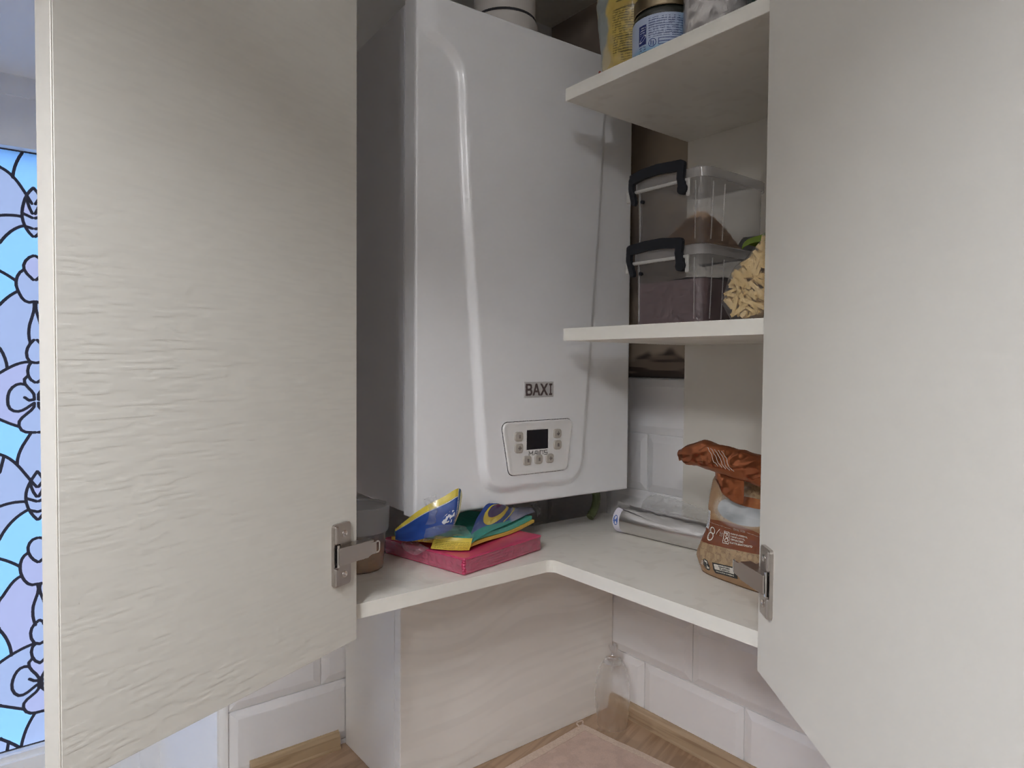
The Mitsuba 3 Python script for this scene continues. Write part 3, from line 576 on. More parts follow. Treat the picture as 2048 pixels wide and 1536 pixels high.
# ---------------------------------------------------------------- coffee bag on the right of the bottom shelf
bo, bx, bnn = [0.7545, 0.5655, ZS + 0.0006], [-0.125, -0.992, 0], [-0.992, 0.125, 0]
coffee = Pouch(bo, bx, bnn, 0.160, [(0, 0.006), (0.02, -0.003), (0.055, 0.012), (0.075, 0.0155), (0.10, 0.012), (0.122, 0.0105), (0.136, 0.017), (0.145, 0.0255), (0.16, 0.04)],
               [(0, 0.146), (0.04, 0.150), (0.1, 0.146), (0.16, 0.135)], [(0, 0.030), (0.03, 0.038), (0.09, 0.033), (0.13, 0.016), (0.16, 0.006)], 0.0024, 34.0, 4, 3.3, -0.06)
def coffee_print(p, n, uv):
    u, v = uv.x, uv.y
    tan = mix((0.33, 0.20, 0.105), (0.24, 0.135, 0.07), fbm(u * 60, v * 60))
    d1, d2, which = voronoi(u * 95.0, v * 95.0)
    ringy = smoothstep(0.04, 0.0, dr.abs(d1 - 0.42)) * 0.55
    art = mix((0.37, 0.26, 0.15), (0.15, 0.08, 0.04), ringy + 0.35 * smoothstep(0.5, 0.7, noise(u * 260, v * 260)))
    vb = v - 0.05 * u
    zone = dr.clip(inbox(u, vb, 0.02, 0.16, 0.018, 0.043, 0.002) + smoothstep(0.030, 0.045, u) * smoothstep(0.075, 0.082, v) + smoothstep(0.128, 0.134, v), 0, 1)
    col = mix(tan, art, zone * (0.55 + 0.45 * (1 - smoothstep(0.12, 0.14, v))))
    top = 0.0725 + 0.0048 * dr.sin(dr.clip((u - 0.02) / 0.10, 0, 1) * math.pi)
    bot = 0.0415 + 0.07 * (u - 0.012)
    band = smoothstep(bot - 0.0004, bot + 0.0004, v) * smoothstep(top + 0.0004, top - 0.0004, v)
    col = mix(col, mix((0.20, 0.06, 0.026), (0.145, 0.042, 0.018), fbm(u * 30, v * 30)), band)
    steam = ellipse(u, v, 0.078, 0.094, 0.042, 0.021, 0.12)
    col = mix(col, (0.56, 0.56, 0.55), steam * 0.25)
    bowl = ellipse(u, v, 0.085, 0.0945, 0.042, 0.0165, 0.03) * smoothstep(0.1085, 0.1065, v + 0.10 * (0.085 - u))
    col = mix(col, mix((0.48, 0.50, 0.51), (0.25, 0.27, 0.28), smoothstep(0.30, 0.80, fbm(u * 26 + 0.3, v * 48, 3.0))), bowl)
    brew = ellipse(u, v, 0.094, 0.1068, 0.037, 0.0058, 0.05)
    col = mix(col, mix((0.42, 0.17, 0.07), (0.30, 0.10, 0.04), noise(u * 120, v * 90)), brew)
    code = inbox(u - 0.10 * (v - 0.06), v, 0.0165, 0.0285, 0.0610, 0.0850)
    bars = smoothstep(0.45, 0.5, cell_rand(dr.floor(u * 1500), 3.0))
    col = mix(col, mix((0.70, 0.70, 0.72), (0.03, 0.04, 0.07), bars * inbox(u - 0.10 * (v - 0.06), v, 0.0173, 0.0270, 0.0622, 0.0838)), code)
    back = smoothstep(0.5, 0.6, u)
    return mix(col, (0.33, 0.21, 0.115), back)
principled('coffee_print', proc(coffee_print), 0.32, specular=0.5, clearcoat=0.4, clearcoat_gloss=0.85)
def copper_tone(p, n, uv):
    return mix((0.36, 0.125, 0.055), (0.29, 0.09, 0.04), fbm(p.x * 40, p.y * 40, p.z * 40))
bsdf('copper_foil', {'type': 'twosided', 'b': {'type': 'principled', 'base_color': proc(copper_tone), 'metallic': 0.9, 'roughness': 0.2}})
principled('print_white', (0.66, 0.62, 0.56), 0.4); principled('print_black', (0.02, 0.02, 0.02), 0.4); principled('print_grey', (0.42, 0.36, 0.31), 0.4)
bag = thing('coffee_bag', 'brown and tan coffee bag with a rolled copper top, printed with a white cup', 'bag', None)
m, uv = coffee.mesh(70, 90); add('body', m, 'coffee_print', bag, smooth=True, uv=uv)
# rolled top: a flattened roll across the bag, tilted down to the right
roll_c = lambda s: np.array(bo) + np.array(bx) * s + np.array([0, 0, 1.0]) * (0.1640 - 0.115 * (s - 0.02)) + np.array(bnn) * 0.006
def roll(s0, s1, ns=120, na=72):
    s, a_ = np.linspace(s0, s1, ns), np.linspace(0, 2 * math.pi, na)
    hh = np.interp(s, [-0.0115, -0.006, 0.002, 0.034, 0.05, 0.15], [0.0068, 0.0072, 0.0125, 0.0172, 0.0170, 0.0180]); dd = np.interp(s, [-0.0115, 0.0, 0.05, 0.15], [0.003, 0.006, 0.010, 0.011])
    up = np.interp(s, [-0.0115, 0.002, 0.034, 0.15], [-0.013, -0.008, 0.0, 0.001])
    C = np.array([roll_c(x) for x in s])
    co = np.sign(np.cos(a_)) * np.abs(np.cos(a_)) ** 0.8; si = np.sign(np.sin(a_)) * np.abs(np.sin(a_)) ** 0.8
    S = C[:, None] + (hh[:, None] * si[None] + up[:, None])[..., None] * np.array([0, 0, 1.0]) + (dd[:, None] * co[None])[..., None] * np.array(bnn)
    N = np.cos(a_)[None, :, None] * np.array(bnn) + np.sin(a_)[None, :, None] * np.array([0, 0, 1.0])
    n1 = meshkit.noise(S @ np.array([[110, 0, 0], [0, 30, 22], [0, 0, 105]]), 11); n2 = meshkit.noise(S @ np.array([[48, 16, 0], [0, 44, 30], [16, -30, 48]]), 12)
    S = S + N * ((0.6 * (1 - np.abs(2 * n1 - 1)) + 0.4 * (1 - np.abs(2 * n2 - 1)) - 0.5) * 0.0042)[..., None]
    S[:, -1] = S[:, 0]
    v = np.vstack([S.reshape(-1, 3), S[0].mean(0), S[-1].mean(0)]); n = na; k_ = np.arange(n - 1)
    f = np.vstack([grid_faces(ns, na), np.stack([np.full(n - 1, ns * n), k_, k_ + 1], 1), np.stack([np.full(n - 1, ns * n + 1), (ns - 1) * n + k_ + 1, (ns - 1) * n + k_], 1)])
    return trimesh.Trimesh(v, f, process=False), S
m, RS = roll(-0.0115, 0.142); m.fix_normals(); rt = add('rolled_top', m, 'copper_foil', bag, smooth=38, label='rolled copper-coloured foil top')
for kk in range(5):                                      # printed wavy steam lines on the roll
    s = np.linspace(0.046 + 0.006 * kk, 0.066 + 0.0065 * kk, 14); w = np.linspace(0.0105, -0.0065, 14) + 0.0012 * np.sin(np.linspace(0, 7, 14))
    i = np.interp(s, np.linspace(-0.0115, 0.142, 120), np.arange(120)).round().astype(int)
    ang = np.arcsin(np.clip(w / 0.0178, -1, 1)); j = np.round((ang % (2 * math.pi)) / (2 * math.pi) * 71).astype(int) % 71
    L = RS[i, j]; keep = np.r_[True, np.linalg.norm(np.diff(L, axis=0), axis=1) > 1e-4]; L = L[keep]
    if len(L) > 3: add('steam_line', tube(make_interp_spline(np.arange(len(L)), L, k=2)(np.linspace(0, len(L) - 1, 24)) + np.array(bnn) * 0.0002, 0.00045, 6), 'print_grey', rt)
# loose strip of foil hanging under the roll
S, uv = patch([[np.array(bo) + np.array(bx) * u + np.array([0, 0, v]) + np.array(bnn) * d for u, v, d in r] for r in (
    [(0.049, 0.148, 0.003), (0.066, 0.146, 0.006), (0.082, 0.145, 0.004), (0.097, 0.143, 0.003)], [(0.053, 0.133, 0.006), (0.068, 0.131, 0.011), (0.083, 0.130, 0.009), (0.097, 0.128, 0.005)],
    [(0.058, 0.121, 0.005), (0.070, 0.119, 0.011), (0.084, 0.118, 0.009), (0.096, 0.116, 0.004)], [(0.0655, 0.1135, 0.002), (0.074, 0.1125, 0.008), (0.086, 0.1085, 0.007), (0.094, 0.1075, 0.002)])], 26, 26)
add('foil_strip', slab(crumple(S, 0.0030, 55, 5), 0.0002), 'copper_foil', bag, smooth=45)
def bp(name, poly_or_mesh, mat, **k):
    m_ = flat(poly_or_mesh) if hasattr(poly_or_mesh, 'geom_type') else poly_or_mesh
    return add(name, coffee.print_on(m_), mat, bag, **k)
circ = lambda x, y, r: sg.Point(x, y).buffer(r, 20)
bp('number', circ(0.0381, 0.0609, 0.0049).difference(circ(0.0381, 0.0609, 0.0035)).union(circ(0.0357, 0.0529, 0.0054).difference(circ(0.0357, 0.0529, 0.0040))), 'print_white')
bp('number_slash', sg.LineString([(0.0512, 0.0655), (0.0462, 0.0583)]).buffer(0.0004), 'print_white')
bp('number', text_at('10', 0.0052, 0.0055, (0.0525, 0.0575), -0.05), 'print_grey')
bp('icon', sg.box(0.0598, 0.0503, 0.0692, 0.0657).difference(sg.box(0.0605, 0.0510, 0.0685, 0.0650)).union(sg.box(0.0605, 0.0625, 0.0668, 0.0640)).union(circ(0.0650, 0.0595, 0.0024).difference(circ(0.0650, 0.0595, 0.0015))).union(circ(0.0645, 0.0545, 0.0026).difference(circ(0.0645, 0.0545, 0.0017))), 'print_white')
bp('text_line', text_at('IDEAL FOR', 0.0025, 0.0185, (0.0745, 0.0697), 0.02), 'print_grey')
bp('text_line', text_at('CAFFÈ CREMA,', 0.0027, 0.0265, (0.0713, 0.0632), 0.03, True), 'print_white')
bp('text_line', text_at('CAFFÈ LATTE,', 0.0027, 0.0230, (0.0711, 0.0597), 0.03, True), 'print_white')
bp('text_line', text_at('CAPPUCCINO', 0.0025, 0.0210, (0.0711, 0.0562), 0.04, True), 'print_white')
bp('text_line', text_at('& LATTE MACCHIATO', 0.0025, 0.0345, (0.0709, 0.0522), 0.06, True), 'print_white')
for (x0, y0, x1, y1) in ((0.0300, 0.0705, 0.0715, 0.0702), (0.0955, 0.0712, 0.125, 0.0690)):
    bp('rule', sg.LineString([(x0, y0), (x1, y1)]).buffer(0.00018), 'print_grey')
bp('text_line', text_at('intensità', 0.0020, 0.0165, (0.0290, 0.0655), -1.35), 'print_grey')
drop = so.unary_union([circ(0.0317, 0.0128, 0.0052), sg.Polygon([(0.0268, 0.0145), (0.0295, 0.0208), (0.0345, 0.0200), (0.0366, 0.0140)])]).buffer(0.001).buffer(-0.001)
bp('emblem', drop.buffer(0.0011), 'print_black'); bp('emblem', drop.difference(sg.Polygon([(0.0262, 0.0128), (0.0300, 0.0185), (0.0340, 0.0170), (0.0316, 0.0152), (0.0318, 0.0110), (0.0290, 0.0090)])), 'print_white')
for kk in range(3): bp('text_line', sg.box(0.0185 + 0.0022 * kk, 0.0118 + 0.0025 * kk, 0.0240 + 0.0018 * kk, 0.0128 + 0.0025 * kk), 'print_white')
lab = sg.Polygon([(0.0452, 0.0205), (0.0800, 0.0235), (0.0830, 0.0225), (0.0842, 0.0108), (0.0480, 0.0078), (0.0455, 0.0110)]).buffer(0.0008)
bp('recycling_label', lab, 'print_black'); add('recycling_label', coffee.print_on(flat(sg.Polygon([(0.0475, 0.0200), (0.0800, 0.0228), (0.0805, 0.0152), (0.0480, 0.0128)])), 0.0008), 'print_white', bag)
for tx, h_, w_, at_, mt in (('Sacchetto', 0.0026, 0.0185, (0.0560, 0.0178), 'print_black'), ('PLASTICA', 0.0026, 0.0165, (0.0570, 0.0143), 'print_black'), ('Raccolta plastica', 0.0023, 0.0300, (0.0500, 0.0093), 'print_white')):
    add('text_line', coffee.print_on(text_at(tx, h_, w_, at_, 0.075, True), 0.0011), mt, bag)

# ---------------------------------------------------------------- foil roll and the clear bag behind it
bsdf('foil_metal', {'type': 'twosided', 'b': {'type': 'bumpmap', 'a': proc(lambda p, n, uv: fbm(p.x * 90, p.y * 26, p.z * 90)), 'scale': 0.0006, 'b': {'type': 'principled', 'base_color': {'type': 'rgb', 'value': [0.80, 0.79, 0.78]}, 'metallic': 1.0, 'roughness': 0.27}}})
principled('core_paper', (0.70, 0.68, 0.76), 0.6); principled('core_blue', (0.10, 0.16, 0.42), 0.5)
foil = thing('foil_roll', 'roll of aluminium foil with a white and blue end lying by the tiled wall', 'foil roll')
P0, P1 = np.array([0.8360, 0.7635, ZS + 0.0218]), np.array([0.8510, 0.570, ZS + 0.0218]); ax_ = (P1 - P0) / np.linalg.norm(P1 - P0)
FM = frame(P0, np.cross([0, 0, 1.0], ax_), [0, 0, 1.0]); FM[:3, 2] = ax_ if np.linalg.det(np.c_[FM[:3, :2], ax_]) > 0 else -ax_
Lr = np.linalg.norm(P1 - P0); sz = 1.0 if FM[:3, 2] @ ax_ > 0 else -1.0
prof = [(0.0001, 0.0004), (0.0205, 0.0), (0.0210, 0.0012), (0.0210, Lr), (0.0001, Lr)]
m = lathe([(r, sz * z) for r, z in prof], 56); m.fix_normals(); add('roll', put(m, FM), 'foil_metal', foil, smooth=35)
m = lathe([(r, sz * z) for r, z in [(0.0001, -0.0004), (0.0085, -0.0006), (0.0125, -0.0010), (0.0195, -0.0010), (0.0212, 0.0004), (0.0213, 0.0130), (0.0211, 0.0135)]], 48); add('end_cap', put(m, FM), 'core_paper', foil, smooth=35, label='white paper end')
# loose flap of foil lying back over the roll
def fp(s, deg, r): q = math.radians(deg); return P0 + ax_ * s + r * (np.cos(q) * np.array([-0.997, -0.08, 0]) + np.sin(q) * np.array([0, 0, 1.0]))
def on_roll(cs, cd, rs, rv, r):
    a_ = np.linspace(0, 2 * math.pi, 28, endpoint=False); P = [fp(cs, cd, r)] + [fp(cs + rs * math.cos(t_), cd + math.degrees(rv / 0.0215) * math.sin(t_), r) for t_ in a_]
    k_ = np.arange(28); m_ = trimesh.Trimesh(P, np.stack([np.zeros(28, int), k_ + 1, (k_ + 1) % 28 + 1], 1), process=False); return m_
add('printed_mark', on_roll(0.0066, 6, 0.0046, 0.0086, 0.02145), 'core_blue', foil, label='blue round mark on the white paper end')
add('printed_mark', on_roll(0.0060, 14, 0.0016, 0.0022, 0.02155), 'core_paper', foil)
add('printed_mark', on_roll(0.0072, -8, 0.0018, 0.0018, 0.02155), 'core_paper', foil)
S, uv = patch([[fp(-0.008, 95, 0.029), fp(-0.004, 88, 0.0235), fp(0.0, 75, 0.0222), fp(0.012, 64, 0.0219)], [fp(0.04, 104, 0.024), fp(0.045, 84, 0.0232), fp(0.052, 60, 0.0224), fp(0.06, 42, 0.0218)],
               [fp(0.09, 112, 0.025), fp(0.095, 84, 0.0238), fp(0.10, 58, 0.0226), fp(0.108, 26, 0.0219)], [fp(0.18, 116, 0.025), fp(0.18, 84, 0.024), fp(0.18, 50, 0.023), fp(0.18, 14, 0.022)]], 70, 26)
add('loose_flap', slab(crumple(S, 0.0014, 70, 9), 0.00015), 'foil_metal', foil, smooth=50)
film('clear_film', 0.10, (0.75, 0.75, 0.72), 0.3)
def wf(y, z, x): return (x, y, ZS + z)
S, uv = patch([[wf(0.764, 0.030, 0.893), wf(0.762, 0.041, 0.890), wf(0.752, 0.052, 0.889), wf(0.745, 0.058, 0.892)], [wf(0.73, 0.020, 0.882), wf(0.725, 0.040, 0.879), wf(0.72, 0.054, 0.882), wf(0.715, 0.062, 0.888)],
               [wf(0.69, 0.018, 0.881), wf(0.688, 0.038, 0.877), wf(0.685, 0.053, 0.880), wf(0.683, 0.061, 0.886)], [wf(0.64, 0.016, 0.884), wf(0.64, 0.034, 0.878), wf(0.64, 0.049, 0.880), wf(0.64, 0.055, 0.886)], [wf(0.58, 0.001, 0.886), wf(0.58, 0.03, 0.880), wf(0.58, 0.042, 0.882), wf(0.58, 0.047, 0.888)]], 60, 26)
S[..., 2] -= (S[..., 2].min() - ZS - 0.0008)
S2, _ = patch([[wf(0.764, 0.0008, 0.900), wf(0.764, 0.03, 0.893)], [wf(0.58, 0.0008, 0.898), wf(0.58, 0.001, 0.886)]], 30, 8)
film('clear_film', 0.16, (0.75, 0.75, 0.72), 0.3)
add('plastic_bag', sheet(crumple(S, 0.0045, 55, 2)), 'clear_film', smooth=50, label='crumpled clear plastic bag lying between the foil roll and the tiled wall', cat='plastic bag')

# ---------------------------------------------------------------- pink pack and the sponge-cloth pack on the left of the bottom shelf
def pink_tone(p, n, uv):
    layer = smoothstep(0.35, 0.65, noise(p.x * 20 + p.y * 20, (p.z - ZS) * 700.0))
    return mix((0.52, 0.055, 0.135), (0.42, 0.035, 0.10), layer)
bumped('pink_cloth', proc(pink_tone), 0.3, lambda p, n, uv: noise(p.x * 20 + p.y * 20, (p.z - ZS) * 420.0) + 0.5 * noise(p.x * 160, p.y * 160, p.z * 200), 0.0005, specular=0.5, clearcoat=0.5, clearcoat_gloss=0.9)
pn, pr, pl_ = np.array([0.4942, 0.7241, ZS]), np.array([0.657, 0.7571, ZS]), np.array([0.4618, 0.8851, ZS])
pex = (pr - pn) / np.linalg.norm(pr - pn); pey = np.cross([0, 0, 1.0], pex)
pink = thing('cloth_bundle', 'square pink folded cloth bundle wrapped in clear film, lowest of the stack', 'cloth pack')
for k in range(6):                                         # the bundle's layers
    m = rbox(0.1655 - rng.uniform(0, 0.0016), 0.1625 - rng.uniform(0, 0.0016), 0.0041, 0.0018, 4).subdivide_to_size(0.008); nrm = m.vertex_normals
    m.vertices = m.vertices + nrm * ((meshkit.fbm(m.vertices * [40, 40, 90] + 9 * k, 3, 6) - 0.5) * 0.0022)[:, None] * np.array([1, 1, 0.35])
    m.apply_transform(frame(pn + pex * (0.083 + rng.uniform(-0.0004, 0.0004)) + pey * (0.0815 + rng.uniform(-0.0004, 0.0004)) + [0, 0, 0.0028 + 0.0037 * k], pex, pey)); add('folded_cloth', m, 'pink_cloth', pink, smooth=50)
film('wrap_film', 0.05, (0.9, 0.9, 0.9), 0.2); film('bundle_film', 0.08, (0.9, 0.9, 0.9), 0.15)
def wrap(u0, u1, v0, v1, seed):
    S_, _ = patch([[(u0, v0, 0), (u0, v1, 0)], [(u1, v0, 0), (u1, v1, 0)]], 60, 14); return crumple(S_, 0.0026, 130, seed)
FW = frame(pn - pey * 0.0022, pex, [0, 0, 1.0]); add('film', put(sheet(wrap(0.002, 0.162, 0.0035, 0.0215, 3)), FW), 'bundle_film', pink, smooth=50)
FW = frame(pn - pex * 0.0022, pey, [0, 0, 1.0]); add('film', put(sheet(wrap(0.002, 0.160, 0.0035, 0.0215, 8)), FW), 'bundle_film', pink, smooth=50)

PT = ZS + 0.0250
principled('sponge_yellow', proc(lambda p, n, uv: mix((0.72, 0.46, 0.09), (0.58, 0.36, 0.07), noise(p.x * 600, p.y * 600, p.z * 600))), 0.8)
principled('sponge_teal', proc(lambda p, n, uv: mix((0.11, 0.47, 0.37), (0.08, 0.37, 0.29), noise(p.x * 600, p.y * 600, p.z * 600))), 0.7)
pack = thing('sponge_cloth_pack', 'opened blue and yellow film pack of turquoise and yellow sponge cloths on the pink bundle', 'cloth pack')
cn, cr, cl, cf = np.array([0.520, 0.7505, 0]), np.array([0.686, 0.8085, 0]), np.array([0.4500, 0.8400, 0]), np.array([0.618, 0.8950, 0])
def cloth_at(a, b):
    """a along the right-hand edge, b back along the left-hand edge, both 0..1"""
    return cn * (1 - a) * (1 - b) + cr * a * (1 - b) + cl * (1 - a) * b + cf * a * b
def cloth(z, inset, t_, lift):
    a_, b_ = np.linspace(inset, 1 - inset, 30), np.linspace(inset, 1 - inset, 22)
    S_ = np.array([[cloth_at(x_, y_) + [0, 0, z + lift * (abs(x_ - 0.55) ** 1.6 * 0.5 + y_ * 0.35) + 0.0012 * math.sin(7 * x_ + 4 * y_)] for y_ in b_] for x_ in a_]); return slab(S_, t_)
add('sponge_cloth', cloth(PT + 0.0050, 0.0, 0.0045, 0.012), 'sponge_yellow', pack, smooth=40, label='yellow sponge cloth')
add('sponge_cloth', cloth(PT + 0.0120, 0.02, 0.0062, 0.012), 'sponge_teal', pack, smooth=40, label='turquoise sponge cloth')
def sleeve_print(p, n, uv):
    u, v = uv.x, uv.y
    blue = mix((0.009, 0.036, 0.19), (0.015, 0.055, 0.23), noise(u * 9, v * 9))
    col = mix(blue, (0.03, 0.27, 0.22), smoothstep(0.0, 0.03, 0.16 - v + 0.05 * dr.sin(u * 6)))
    fadec = mix((0.42, 0.40, 0.43), (0.13, 0.20, 0.42), fbm(u * 7, v * 5))
    col = mix(col, fadec, smoothstep(0.60, 0.66, u + 0.10 * v))
    emb = ellipse(u, v, 0.30, 0.56, 0.21, 0.36, 0.02)
    col = mix(col, (0.62, 0.50, 0.04), emb)
    col = mix(col, (0.035, 0.02, 0.10), ellipse(u, v, 0.28, 0.62, 0.155, 0.255, 0.03))
    ringd = dr.abs(dr.sqrt(dr.square((u - 0.33) / 0.30) + dr.square((v - 0.56) / 0.50)) - 1)
    return mix(col, (0.62, 0.55, 0.10), smoothstep(0.05, 0.03, ringd) * smoothstep(0.5, 0.52, u))
bumped('sleeve_print', proc(sleeve_print), 0.18, lambda p, n, uv: fbm(p.x * 120, p.y * 120, p.z * 120), 0.0006, specular=0.6, clearcoat=0.8, clearcoat_gloss=0.95)
# right half of the printed sleeve, bulging over the cloths (u along the front edge to the right, v back and up)
S, uv = patch([[(0.5215, 0.7478, PT + 0.0080), (0.531, 0.7560, PT + 0.029), (0.552, 0.7660, PT + 0.047), (0.566, 0.7690, PT + 0.055), (0.580, 0.7715, PT + 0.052)],
               [(0.560, 0.7625, PT + 0.0150), (0.566, 0.7685, PT + 0.027), (0.577, 0.7710, PT + 0.041), (0.590, 0.7725, PT + 0.048), (0.602, 0.7740, PT + 0.046)],
               [(0.600, 0.7790, PT + 0.0155), (0.606, 0.7850, PT + 0.024), (0.614, 0.7890, PT + 0.033), (0.624, 0.7940, PT + 0.037), (0.634, 0.8000, PT + 0.034)],
               [(0.650, 0.8000, PT + 0.0170), (0.655, 0.8080, PT + 0.022), (0.660, 0.8140, PT + 0.026), (0.665, 0.8200, PT + 0.027), (0.670, 0.8290, PT + 0.025)],
               [(0.690, 0.8110, PT + 0.0190), (0.692, 0.8180, PT + 0.021), (0.694, 0.8240, PT + 0.022), (0.696, 0.8300, PT + 0.022), (0.697, 0.8360, PT + 0.0215)]], 70, 44)
m = sheet(crumple(S, 0.0016, 60, 21)); add('sleeve', m, 'sleeve_print', pack, smooth=True, uv=uv, label='blue printed film with a dark and yellow emblem')
def flap_print(p, n, uv):
    u, v = uv.x, uv.y
    blue = mix((0.009, 0.036, 0.19), (0.016, 0.06, 0.25), noise(u * 6, v * 6, 3.0))
    col = mix(blue, (0.58, 0.46, 0.06), smoothstep(0.80, 0.815, v))
    col = mix(col, (0.72, 0.70, 0.62), smoothstep(0.012, 0.004, dr.abs(v - 0.79)))
    right = smoothstep(0.855, 0.865, u)
    col = mix(col, mix((0.035, 0.10, 0.20), (0.60, 0.58, 0.34), smoothstep(0.93, 0.945, u)), right)
    col = mix(col, (0.65, 0.63, 0.66), smoothstep(0.014, 0.006, dr.abs(u - 0.862)))
    logo = ellipse(u, v, 0.66, 0.36, 0.12, 0.17, 0.03) * smoothstep(0.45, 0.55, noise(u * 30, v * 22, 5.0))
    return mix(col, (0.55, 0.57, 0.62), logo)
bumped('flap_print', proc(flap_print), 0.18, lambda p, n, uv: fbm(p.x * 90, p.y * 90, p.z * 90), 0.0006, specular=0.6, clearcoat=0.8, clearcoat_gloss=0.95)
# the torn-open end, folded up to a peak (u to the right, v up)
S, uv = patch([[(0.444, 0.818, PT + 0.012), (0.443, 0.816, PT + 0.020), (0.442, 0.815, PT + 0.027)], [(0.450, 0.784, PT + 0.016), (0.450, 0.783, PT + 0.033), (0.450, 0.785, PT + 0.050)],
               [(0.460, 0.760, PT + 0.024), (0.460, 0.757, PT + 0.047), (0.461, 0.762, PT + 0.067)], [(0.478, 0.748, PT + 0.030), (0.480, 0.744, PT + 0.056), (0.481, 0.750, PT + 0.079)],
               [(0.488, 0.745, PT + 0.035), (0.492, 0.741, PT + 0.062), (0.4965, 0.746, PT + 0.0872)], [(0.494, 0.748, PT + 0.038), (0.502, 0.745, PT + 0.060), (0.5080, 0.750, PT + 0.0795)]], 60, 36)
m = sheet(crumple(S, 0.0018, 45, 31)); add('torn_flap', m, 'flap_print', pack, smooth=True, uv=uv, label='blue flap with a yellow edge, standing up to a point')
def label_print(p, n, uv):
    u, v = uv.x, uv.y
    lines = smoothstep(0.30, 0.36, dr.abs((v * 8.0) - dr.floor(v * 8.0) - 0.5)) * smoothstep(0.22, 0.3, noise(u * 60.0, dr.floor(v * 8.0) * 3.0)) * inbox(u, v, 0.05, 0.95, 0.06, 0.68, 0.01)
    return mix((0.62, 0.49, 0.06), (0.14, 0.11, 0.02), 0.75 * lines)
principled('label_print', proc(label_print), 0.35)
def cpt(a, b, dz, out=0.0): q = cloth_at(a, b) + [0, 0, PT + dz]; return q + out * np.array([0.03, -0.99, 0.1])
S, uv = patch([[(0.4790, 0.7830, PT + 0.0015), (0.4810, 0.7800, PT + 0.011), (0.4850, 0.7795, PT + 0.0190)], [(0.4990, 0.7610, PT + 0.0005), (0.5000, 0.7580, PT + 0.010), (0.5030, 0.7580, PT + 0.0180)],
               [(0.5185, 0.7475, PT + 0.0005), (0.5200, 0.7455, PT + 0.009), (0.5230, 0.7465, PT + 0.0165)]], 24, 20)
m = sheet(S); add('text_label', m, 'label_print', pack, smooth=True, uv=uv, label='yellow label with small lines of text')
film('torn_film', 0.07, (0.8, 0.8, 0.82), 0.15)
for sd_, net in ((41, [[(0.458, 0.760, PT + 0.036), (0.478, 0.744, PT + 0.042), (0.505, 0.742, PT + 0.036)], [(0.455, 0.760, PT + 0.028), (0.484, 0.740, PT + 0.033), (0.514, 0.742, PT + 0.028)], [(0.456, 0.764, PT + 0.018), (0.488, 0.745, PT + 0.024), (0.522, 0.746, PT + 0.018)]]),
                 (43, [[(0.452, 0.752, PT + 0.044), (0.456, 0.750, PT + 0.060), (0.450, 0.752, PT + 0.078)], [(0.460, 0.748, PT + 0.044), (0.462, 0.747, PT + 0.060), (0.459, 0.750, PT + 0.080)], [(0.466, 0.747, PT + 0.045), (0.466, 0.747, PT + 0.058), (0.468, 0.750, PT + 0.083)]]),
                 (45, [[(0.455, 0.822, PT + 0.006), (0.457, 0.812, PT + 0.009), (0.466, 0.803, PT + 0.012)], [(0.451, 0.806, PT + 0.000), (0.456, 0.797, PT + 0.003), (0.468, 0.789, PT + 0.008)], [(0.456, 0.790, PT - 0.005), (0.462, 0.784, PT - 0.003), (0.474, 0.778, PT + 0.004)]]),
                 (47, [[(0.690, 0.806, PT + 0.012), (0.700, 0.812, PT + 0.013), (0.710, 0.818, PT + 0.014)], [(0.692, 0.814, PT + 0.022), (0.702, 0.820, PT + 0.023), (0.712, 0.826, PT + 0.022)], [(0.692, 0.826, PT + 0.026), (0.703, 0.830, PT + 0.028), (0.714, 0.834, PT + 0.027)]])):
    S, uv = patch(net, 34, 34); add('clear_film', sheet(crumple(S, 0.0038, 75, sd_)), 'torn_film', pack, smooth=55)

# ---------------------------------------------------------------- tub behind the left hinge
film('tub_plastic', 0.16, (0.62, 0.62, 0.64), 0.3); film('tub_lid', 0.40, (0.50, 0.51, 0.53), 0.35)
principled('tub_contents', (0.30, 0.15, 0.045), 0.5)
tub = thing('food_tub', 'clear round plastic tub with a frosted lid, amber contents, behind the left hinge', 'tub')
TC = [0.4005, 0.8420, ZS + 0.0004]
m = lathe([(0.0001, 0.0005), (0.0315, 0.0), (0.0335, 0.002), (0.0375, 0.062), (0.0385, 0.064)]); m.apply_translation(TC); add('body', m, 'tub_plastic', tub, smooth=35)
m = lathe([(0.0001, 0.0012), (0.0310, 0.0012), (0.0328, 0.003), (0.0345, 0.030), (0.0330, 0.0312), (0.0001, 0.0305)]); m.apply_translation(TC); add('contents', m, 'tub_contents', tub, smooth=35, label='amber contents')
m = lathe([(0.0400, 0.052), (0.0412, 0.056), (0.0418, 0.083), (0.0405, 0.0865), (0.0370, 0.0870), (0.0355, 0.0845), (0.0001, 0.0838)]); m.apply_translation(TC); add('lid', m, 'tub_lid', tub, smooth=35)

